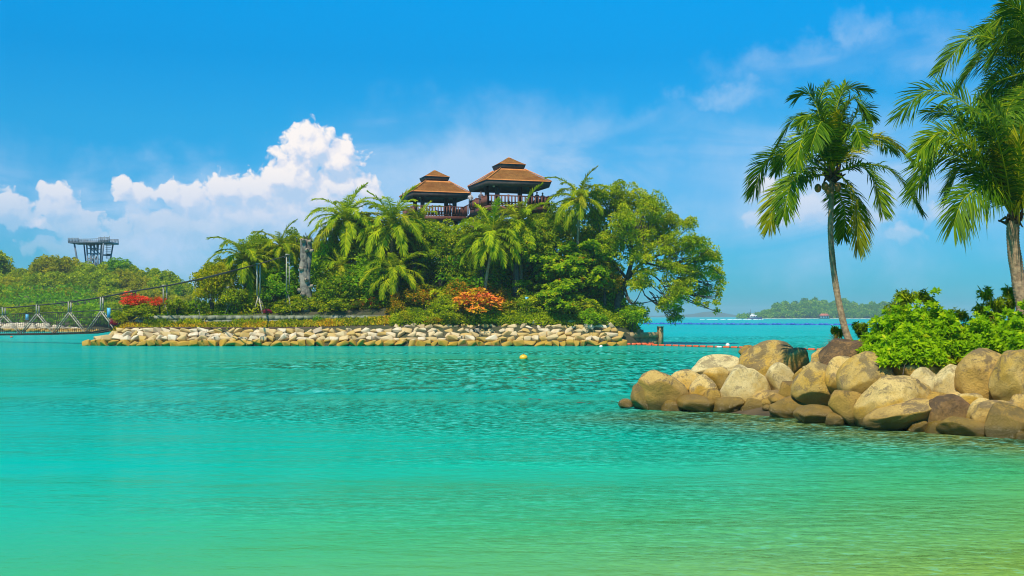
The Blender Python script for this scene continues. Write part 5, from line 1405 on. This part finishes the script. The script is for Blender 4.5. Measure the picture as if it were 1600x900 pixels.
# ------------------------------------------------------------------ near headland: boulders, each its own thing
def D0(px): 
    wl = np.interp(px, [980, 1000, 1200, 1260, 1310, 1360, 1450, 1600, 1700], [640, 642, 646, 656, 668, 672, 677, 688, 694])
    return F * CAMH / (wl - HZ)
BO = [
 # px, py, w, h, set back, tilt, top taper, material, label
 (1035, 611, 80, 60, .7, 28, .3, 'r_ochre', 'large smooth brown-gold boulder leaning at the left end of the pile'),
 (1005, 630, 36, 34, .5, 35, .4, 'r_wet', 'low wet brown boulder at the extreme left tip of the pile'),
 (978, 631, 22, 8, .3, 5, .2, 'r_wet', 'tiny flat rock awash left of the pile'),
 (1050, 640, 30, 14, .1, -10, .2, 'r_wet', 'small wet rock under the large brown-gold boulder'),
 (1072, 597, 50, 36, 1.6, 10, .2, 'r_tan', 'rounded tan boulder behind the large brown-gold one'),
 (1099, 609, 42, 44, .9, -15, .3, 'r_tan', 'tan boulder right of the large brown-gold boulder'),
 (1114, 622, 29, 28, .4, 0, .2, 'r_brown', 'small round brown boulder left of the big pale one'),
 (1090, 637, 56, 20, .1, 12, .2, 'r_wet', 'long wet dark rock at the waterline below the small round boulder'),
 (1120, 574, 76, 36, 2.6, -8, .3, 'r_pale', 'flat-topped pale boulder at the back left'),
 (1120, 592, 40, 34, 1.9, 20, .2, 'r_tan', 'wedge of tan rock between flat-topped and big pale boulders'),
 (1162, 604, 80, 62, .9, 12, .35, 'r_pale', 'big pale cream boulder with rounded dome top'),
 (1140, 636, 50, 16, .1, 4, .2, 'r_wet', 'wet ochre rock below the big pale boulder'),
 (1168, 550, 26, 20, 4.2, 0, .2, 'r_brown', 'small brown rock peeping behind the tallest dark-patched boulder'),
 (1205, 569, 96, 68, 2.7, 10, .3, 'r_cap', 'tall broad boulder with dark grey patches on top, behind the pale ones'),
 (1203, 549, 46, 24, 3.3, 5, .2, 'r_pale', 'pale rounded crest stone on top of the dark-patched boulder'),
 (1245, 562, 34, 34, 3.4, -20, .2, 'r_ochre', 'ochre boulder right behind the dark-patched one'),
 (1221, 592, 44, 46, 1.7, 25, .2, 'r_pale', 'cream boulder with flat left face beside the dark-patched one'),
 (1198, 620, 52, 20, .5, -34, .5, 'r_ochre', 'orange slanting slab rising to the right'),
 (1184, 640, 50, 18, .1, 5, .2, 'r_wet', 'wet ochre rock below the orange slab'),
 (1220, 626, 36, 20, .5, 8, .2, 'r_brown', 'dark brown block right of the orange slab'),
 (1236, 612, 34, 30, 1.0, -20, .3, 'r_brown', 'brown rock in the gap before the large two-tone boulder'),
 (1277, 605, 74, 74, 1.3, 25, .35, 'r_cap', 'large two-tone boulder with grey crown and gold belly'),
 (1290, 580, 60, 30, 2.6, -5, .2, 'r_tan', 'flat tan slab behind the large two-tone boulder'),
 (1288, 553, 40, 22, 4.0, -15, .3, 'r_tan', 'tan rock under the dry grass'),
 (1240, 644, 76, 30, .2, 10, .3, 'r_wet', 'long dark wet rock sloping into the water'),
 (1280, 655, 76, 22, .0, 12, .3, 'r_wet', 'wet algae-covered ledge right of the long sloping rock'),
 (1322, 555, 74, 46, 3.3, 12, .5, 'r_dark', 'dark brown pointed boulder below the leaning palm'),
 (1312, 582, 46, 46, 2.3, -38, .3, 'r_tan', 'tan slanting boulder between dark pointed and capped ones'),
 (1354, 588, 84, 70, 1.9, 5, .4, 'r_cap', 'gold boulder with a dark grey cap under the bright bush'),
 (1327, 636, 58, 48, .7, 0, -.3, 'r_brown', 'blocky brown boulder with flat top at the waterline'),
 (1305, 658, 30, 14, .2, 0, .2, 'r_wet', 'small wet rock left of the blocky brown boulder'),
 (1392, 580, 30, 34, 2.6, -20, .3, 'r_dark', 'small dark boulder right of the grey-capped one'),
 (1386, 571, 30, 20, 3.2, 0, .2, 'r_ochre', 'little gold rock under the left of the bright bush'),
 (1396, 624, 112, 66, 1.0, -32, .3, 'r_tan', 'large smooth tan boulder slanting up to the right in the middle of the shore'),
 (1404, 646, 100, 42, .3, -26, .3, 'r_ochre', 'lower ochre boulder in front of the large slanting one'),
 (1430, 583, 102, 38, 2.8, 4, .2, 'r_tan', 'long low tan boulder under the bright bush'),
 (1447, 596, 46, 40, 2.0, 15, .3, 'r_pale', 'pale stone below the long low boulder'),
 (1486, 596, 56, 48, 2.2, -25, .4, 'r_pale', 'pale wedge boulder left of the orange-topped one'),
 (1543, 583, 84, 70, 2.2, -12, .25, 'r_ochre', 'large orange-topped boulder with dark left face'),
 (1590, 590, 74, 84, 1.8, -25, .3, 'r_cap', 'large grey weathered boulder at the right edge'),
 (1463, 628, 50, 28, 1.5, 0, .2, 'r_brown', 'brown stone behind the black angular rock'),
 (1479, 646, 64, 54, .7, -5, .1, 'r_dark', 'black angular rock with flat sides near the water'),
 (1440, 655, 30, 38, .6, -20, .2, 'r_brown', 'narrow brown rock between slanting boulder and black rock'),
 (1436, 673, 32, 16, .1, -8, .2, 'r_wet', 'small wet rock below the narrow brown one'),
 (1497, 622, 50, 20, 1.8, 0, .2, 'r_tan', 'thin tan stone above the black rock'),
 (1518, 633, 54, 34, 1.2, -12, .3, 'r_tan', 'tan stone right of the black rock'),
 (1531, 643, 38, 38, .8, -30, .3, 'r_tan', 'small light grey stone beside the reddish leaning one'),
 (1553, 648, 64, 42, .6, -32, .3, 'r_ochre', 'reddish ochre boulder leaning up to the right near the water'),
 (1592, 640, 36, 44, 1.0, -20, .3, 'r_ochre', 'ochre boulder at the right edge below the grey weathered one'),
 (1575, 668, 66, 38, .2, 4, .3, 'r_wet', 'dark olive boulder at the lower right edge'),
 (1507, 675, 74, 24, .1, 5, .3, 'r_wet', 'flat wet olive rock at the waterline left of the lower right boulder'),
 (1470, 676, 42, 18, .1, -5, .2, 'r_wet', 'small wet brown rock below the black one'),
 (1600, 688, 24, 14, .0, 0, .2, 'r_wet', 'small wet rock in the bottom right corner of the pile'),
 (1255, 590, 30, 34, 2.0, 0, .2, 'r_brown', 'brown stone wedged left of the large two-tone boulder'),
 (1640, 600, 90, 90, 1.8, 0, .3, 'r_tan', 'tan boulder mostly cut off by the right edge, the upper one'), (1650, 660, 90, 60, .6, 0, .3, 'r_brown', 'brown boulder mostly cut off by the right edge, near the water'),
]
for i, (px, py, w, h, off, tilt, top, mt, lab) in enumerate(BO):
    Y = D0(px) + off * 1.05 + 0.25
    ex = 1.22 if off > 0.6 else 1.15
    c = P(px, py + h * (ex - 1) * 0.42, Y); k = Y / F
    t = math.radians(tilt); ct, st_ = abs(math.cos(t)), abs(math.sin(t))
    if mt == 'r_wet': h *= 1.5; c = P(px, py - h * .08, Y)
    W_, H_ = w * k * 1.13, h * ex * k * 1.08
    asp = max(0.45, min(1.6, H_ / W_)); 
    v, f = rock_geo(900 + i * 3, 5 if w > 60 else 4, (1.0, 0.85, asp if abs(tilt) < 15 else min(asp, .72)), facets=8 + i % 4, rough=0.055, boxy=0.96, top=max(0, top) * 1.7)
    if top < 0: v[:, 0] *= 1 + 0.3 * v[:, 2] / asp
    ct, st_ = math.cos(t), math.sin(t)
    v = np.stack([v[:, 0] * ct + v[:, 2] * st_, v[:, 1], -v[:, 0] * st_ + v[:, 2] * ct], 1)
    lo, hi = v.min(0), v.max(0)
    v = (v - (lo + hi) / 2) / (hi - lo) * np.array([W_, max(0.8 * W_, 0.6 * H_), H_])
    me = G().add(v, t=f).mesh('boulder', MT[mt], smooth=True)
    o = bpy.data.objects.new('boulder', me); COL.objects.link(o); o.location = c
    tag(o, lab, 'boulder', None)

# rubble filling the joints between the boulders
rg = R_(99); g = G(); v0, f0 = ico(2)
for i in range(70):
    al = rg.uniform(0.5, 13.5); di = rg.uniform(1.5, 3.8)
    x = _a.x + _t[0] * al + _n[0] * di; y = _a.y + _t[1] * al + _n[1] * di
    s = rg.uniform(.10, .22); z = float(head_h(x, y))
    v = v0 * np.array([s, s, s * .7]) * (1 + .15 * wob(v0, i, 2))[:, None] + np.array([x, y, z + .05]); g.add(v, t=f0)
o = g.obj('rubble', MT['r_brown'], smooth=True); tag(o, 'small rubble stones filling the gaps between the boulders', kind='stuff')

# ------------------------------------------------------------------ near headland planting
def head_shrub(name, label, cat, x0, x1, ytop, ybot, Y, depth, ntip, L, Wd, mat, seed, per=11, profile=None, stems=40):
    rng = R_(seed)
    a, b = P(x0, ybot, Y), P(x1, ybot, Y); cx = (a.x + b.x) / 2; gz = float(head_h(cx, Y))
    root = empty(name, (cx, Y, gz)); tag(root, label, cat)
    hw = (b.x - a.x) / 2; zt = P(0, ytop, Y).z - gz; zb = P(0, ybot, Y).z - gz
    tips = []; sg = G()
    while len(tips) < ntip:
        u = rng.uniform(-1, 1); w = rng.uniform(-1, 1)
        env = (1 - abs(u) ** 3.2 * .75) * (1 - abs(w) ** 3 * .6)
        if profile: env *= np.interp(u, *profile)
        hh = zb + (zt - zb) * env * (1 + .13 * math.sin(u * 7 + seed) + .12 * math.sin(u * 19 + w * 4) + .06 * math.sin(u * 41 + w * 9))
        s = rng.rand()
        z = zb + (hh - zb) * (s ** 0.5)
        if s > .97: z += (zt - zb) * rng.uniform(.03, .24)
        ou = u * (0.9 + .1 * s)
        d = np.array([u * .6 + rng.normal() * .3, w * .6 - .35 + rng.normal() * .3, .9])
        tips.append((ou * hw, w * depth / 2, z, *d))
    rosette_mesh(rng, tips, per, L, Wd, 0.5).obj('foliage', MT[mat], root)
    for i in range(stems):
        t = tips[rng.randint(len(tips))]
        sg.tube(limb((t[0] * .7, t[1] * .7, -.1), (t[0], t[1], t[2]), rng, .08), np.linspace(.022, .01, 5), 4)
    sg.obj('stems', MT['bark'], root)['kind'] = 'stuff'
    return root
head_shrub('sea_lettuce_bush', 'big bright lime green broad-leaved bush behind the boulders, right of the leaning palm', 'bush', 1336, 1545, 482, 566, 34.0, 2.6, 1500, 0.175, 0.078, 'lime', 1, profile=([-1, -.7, -.35, 0, .3, .6, 1], [.40, .72, 1.0, .88, 1.02, .86, .80]), stems=140)
head_shrub('sea_lettuce_bush', 'low bright green leafy mound spilling over the long low boulder', 'bush', 1366, 1472, 525, 572, 32.6, 1.2, 420, 0.19, 0.085, 'lime', 2, stems=30)
head_shrub('sea_lettuce_bush', 'lime green bush at the right edge under the thick palm trunk', 'bush', 1556, 1660, 492, 560, 31.4, 2.2, 820, 0.175, 0.078, 'lime', 3, stems=60)
head_shrub('sea_lettuce_bush', 'looser lime bush linking the big lime bush and the one at the right edge', 'bush', 1506, 1580, 503, 572, 32.4, 1.4, 330, 0.18, 0.07, 'lime', 4, stems=40)
head_shrub('twiggy_bush', 'brownish twiggy undergrowth between the two lime bushes', 'bush', 1500, 1580, 510, 572, 33.6, 1.6, 260, 0.16, 0.05, 'drygrass', 5, stems=160)

def airy_tree(label, stem_px, base_px, tips_px, Y, seed, mat, leafL=.16, leafW=.035):
    rng = R_(seed); b = P(base_px, 560, Y); gz = float(head_h(b.x, Y)); root = empty('airy_sapling', (b.x, Y, gz)); tag(root, label, 'sapling')
    o = np.array([b.x, Y, gz]); g = G(); lf = G()
    for (x, y, r) in tips_px:
        c = np.array(tuple(P(x, y, Y + rng.uniform(-.4, .4)))) - o
        g.tube(limb((0, 0, 0), c, rng, .10, 7), np.linspace(.04, .01, 7), 5)
        R = r / F * Y
        for _ in range(int(7 + r * 1.1)):
            u = unit(rng.normal(size=3)); e = c + u * R * rng.uniform(.3, 1.0); p = limb(c * .93, e, rng, .1, 6)
            g.tube(p, .006, 3)
            n = 26; s = rng.randint(1, 6, n); fr = rng.rand(n)
            base = p[s - 1] + (p[s] - p[s - 1]) * fr[:, None]
            d = unit(rng.normal(size=(n, 3)) + np.array([u[0], u[1], -.35]))
            leaves(lf, base, d, leafL * rng.uniform(.7, 1.2, n), leafW, rng, np.clip(.45 + rng.normal(size=n) * .2, 0, 1))
    g.obj('stems', MT['bark'], root)['kind'] = 'stuff'; lf.obj('foliage', MT[mat], root)
airy_tree('fine-leaved sapling with drooping sprays standing behind the big lime bush', 0, 1415, [(1402, 478, 20), (1392, 490, 16), (1418, 462, 14), (1442, 458, 13), (1452, 466, 9), (1412, 495, 18), (1408, 460, 10), (1432, 492, 14), (1458, 488, 8)], 35.5, 11, 'green')
airy_tree('dark fine-leaved sapling left of the thick palm trunk', 0, 1560, [(1540, 455, 14), (1556, 470, 18), (1578, 452, 13), (1548, 490, 20), (1572, 480, 18), (1530, 480, 12), (1535, 505, 20), (1565, 505, 20), (1584, 468, 10), (1500, 488, 12)], 34.2, 12, 'olive')
airy_tree('small dark bushy sapling beside the base of the leaning palm', 0, 1342, [(1340, 508, 8), (1346, 517, 8), (1311, 516, 6), (1350, 508, 5), (1304, 513, 4)], 37.0, 13, 'green', .15, .05)

# dry grass by the leaning palm and yellow grass over the boulders
def tussock(label, pts, Y, n, L, seed, mat='drygrass'):
    rng = R_(seed); g = G()
    for (x, y) in pts:
        c = np.array(tuple(P(x, y, Y + rng.uniform(-.3, .3))))
        g2 = strap_mesh(rng, [(c[0], c[1], c[2], rng.uniform(.7, 1.1))], n, L, .018)
        g.v += g2.v; g.a += g2.a; g.q += [q + g.n for q in g2.q]; g.t += [t + g.n for t in g2.t]; g.n += g2.n
    o = g.obj('grass_tussock', MT[mat]); tag(o, label, 'grass')
tussock('dry straw-coloured grass clump left of the leaning palm base', [(1298, 545), (1306, 538), (1312, 542), (1320, 540), (1292, 555), (1300, 556)], 36.5, 90, .62, 21)
tussock('yellow green grass creeping right of the leaning palm base', [(1340, 545), (1350, 552), (1360, 558), (1372, 566), (1345, 540)], 35.0, 60, .35, 22, 'gcover')
tussock('straw grass tuft hanging on the gold boulder right of the big lime bush', [(1480, 566), (1500, 568), (1515, 566), (1560, 560), (1540, 556)], 32.6, 60, .35, 23, 'gcover')

# ------------------------------------------------------------------ near palms
PALM1 = [
 ([(1247, 244), (1200, 248), (1177, 302)], 1.0, 0), ([(1253, 278), (1216, 302), (1201, 357)], -.6, 1), ([(1267, 217), (1243, 184), (1210, 236)], .8, 0), ([(1282, 186), (1265, 147), (1243, 152)], .5, 0),
 ([(1304, 192), (1319, 141), (1356, 143)], .5, 0), ([(1315, 189), (1333, 154), (1350, 178)], -.5, 0), ([(1278, 217), (1256, 213), (1243, 262)], -1.6, 0), ([(1337, 228), (1379, 213), (1422, 250)], .7, 1),
 ([(1352, 257), (1399, 271), (1436, 328)], .2, 0), ([(1345, 259), (1368, 288), (1379, 330)], -1.2, 0), ([(1319, 280), (1338, 315), (1340, 388)], -.8, 1), ([(1268, 262), (1238, 285), (1224, 338)], -1.4, 0),
 ([(1296, 228), (1284, 190), (1266, 232)], -2.2, 0), ([(1313, 228), (1333, 196), (1346, 222)], -1.8, 0), ([(1300, 215), (1306, 160), (1322, 130)], 1.4, 0), ([(1290, 200), (1283, 155), (1296, 128)], 1.5, 0),
 ([(1325, 240), (1362, 212), (1394, 236)], 2.2, 0), ([(1275, 250), (1237, 225), (1212, 268)], 2.2, 0), ([(1302, 240), (1309, 205), (1313, 178)], -.2, 1), ([(1290, 222), (1272, 180), (1246, 196)], -1.0, 0),
 ([(1320, 215), (1345, 170), (1362, 186)], 1.0, 0), ([(1310, 300), (1320, 330), (1318, 370)], 1.6, 0)]
HP1 = 1
hero_palm('leaning coconut palm standing clear on the boulders with a curved slim trunk', (1300, 272), 35.6, [(1331, 545, 35.6), (1318, 505, 35.6), (1305, 440, 35.6), (1298, 370, 35.6), (1299, 310, 35.6), (1300, 278, 35.6)], .100, .080, PALM1, 0.74, 104, 200, tw=(.1, .6),
          coco=[(1278, 294, -.2), (1289, 291, -.35), (1294, 297, -.3), (1309, 293, -.3)])
PALM2 = [
 ([(1554, 293), (1523, 240), (1474, 205), (1434, 238)], -1.2, 0), ([(1548, 210), (1501, 156), (1448, 142), (1403, 182)], .4, 0), ([(1550, 285), (1505, 246), (1457, 246), (1428, 304)], .8, 0),
 ([(1586, 284), (1591, 235), (1606, 210)], -.3, 1), ([(1610, 290), (1650, 270), (1690, 330)], 0, 0), ([(1576, 280), (1569, 215), (1556, 165)], .8, 0), ([(1596, 260), (1608, 190), (1640, 150)], .6, 0),
 ([(1605, 320), (1640, 345), (1650, 430)], -.4, 0), ([(1556, 270), (1540, 205), (1500, 190)], 1.4, 0), ([(1596, 310), (1622, 290), (1645, 340)], -1.4, 1), ([(1570, 260), (1548, 190), (1512, 172)], -1.6, 0),
 ([(1560, 295), (1530, 262), (1500, 262), (1484, 300)], 1.7, 0), ([(1583, 290), (1580, 230), (1586, 180)], 1.6, 0), ([(1600, 280), (1640, 220), (1690, 230)], 1.2, 0),
 ([(1552, 282), (1510, 225), (1462, 222), (1440, 262)], -.2, 0), ([(1568, 300), (1540, 290), (1505, 312), (1490, 352)], -1.2, 0), ([(1578, 250), (1566, 195), (1530, 150)], -.4, 0), ([(1590, 300), (1596, 250), (1625, 235)], -1.2, 0),
 ([(1562, 280), (1535, 225), (1490, 178), (1452, 175)], 1.0, 0)]
hero_palm('thick-trunked coconut palm at the right edge with long fronds sweeping left', (1583, 342), 33.4, [(1606, 560, 33.4), (1600, 490, 33.4), (1590, 430, 33.4), (1583, 380, 33.4), (1583, 345, 33.4)], .21, .17, PALM2, 1.05, 112, 210)
PALM3 = [
 ([(1570, 70), (1518, 58), (1468, 110)], .5, 0), ([(1573, 88), (1532, 92), (1500, 134)], -.8, 0), ([(1605, 50), (1577, 14), (1545, 60)], .6, 0), ([(1585, 118), (1548, 135), (1527, 175)], -1.2, 0),
 ([(1600, 140), (1575, 170), (1562, 232)], -.9, 0), ([(1618, 150), (1600, 190), (1598, 252)], -1.5, 0), ([(1615, 50), (1592, 8), (1598, -30)], 1.0, 0), ([(1670, 80), (1720, 100), (1760, 170)], 0, 0),
 ([(1645, 50), (1690, 15), (1740, 60)], .5, 0), ([(1650, 130), (1690, 180), (1700, 250)], -.6, 0), ([(1590, 80), (1550, 66), (1515, 110)], 1.5, 0), ([(1585, 105), (1555, 118), (1545, 200)], 1.2, 0), ([(1600, 70), (1568, 36), (1530, 50)], 1.7, 0),
 ([(1610, 130), (1590, 150), (1580, 205)], .9, 0),
 ([(1590, 125), (1562, 150), (1545, 210)], .2, 0), ([(1608, 70), (1580, 45), (1552, 90)], -1.2, 0), ([(1612, 60), (1598, 20), (1570, 5)], -.6, 0), ([(1605, 135), (1592, 165), (1598, 215)], 1.3, 0)]
hero_palm('tall coconut palm leaning in at the upper right corner, its trunk outside the picture', (1628, 108), 37.0, [(1690, 560, 37.0), (1682, 450, 37.0), (1665, 330, 37.0), (1645, 210, 37.0), (1630, 112, 37.0)], .17, .13, PALM3, 0.98, 100, 220)

# ------------------------------------------------------------------ haze
m, t = new_mat('air')
pv = nd(t, 'ShaderNodeVolumePrincipled', {'Color': (0.62, 0.93, 1.0, 1), 'Density': HAZE, 'Anisotropy': 0.0})
t.links.new(pv.outputs[0], nd(t, 'ShaderNodeOutputMaterial').inputs['Volume'])
if HAZE > 0:
    g = G().box((0, 2000, 16), (3400, 4300, 36))
    o = g.obj('haze', m); tag(o, kind='stuff')
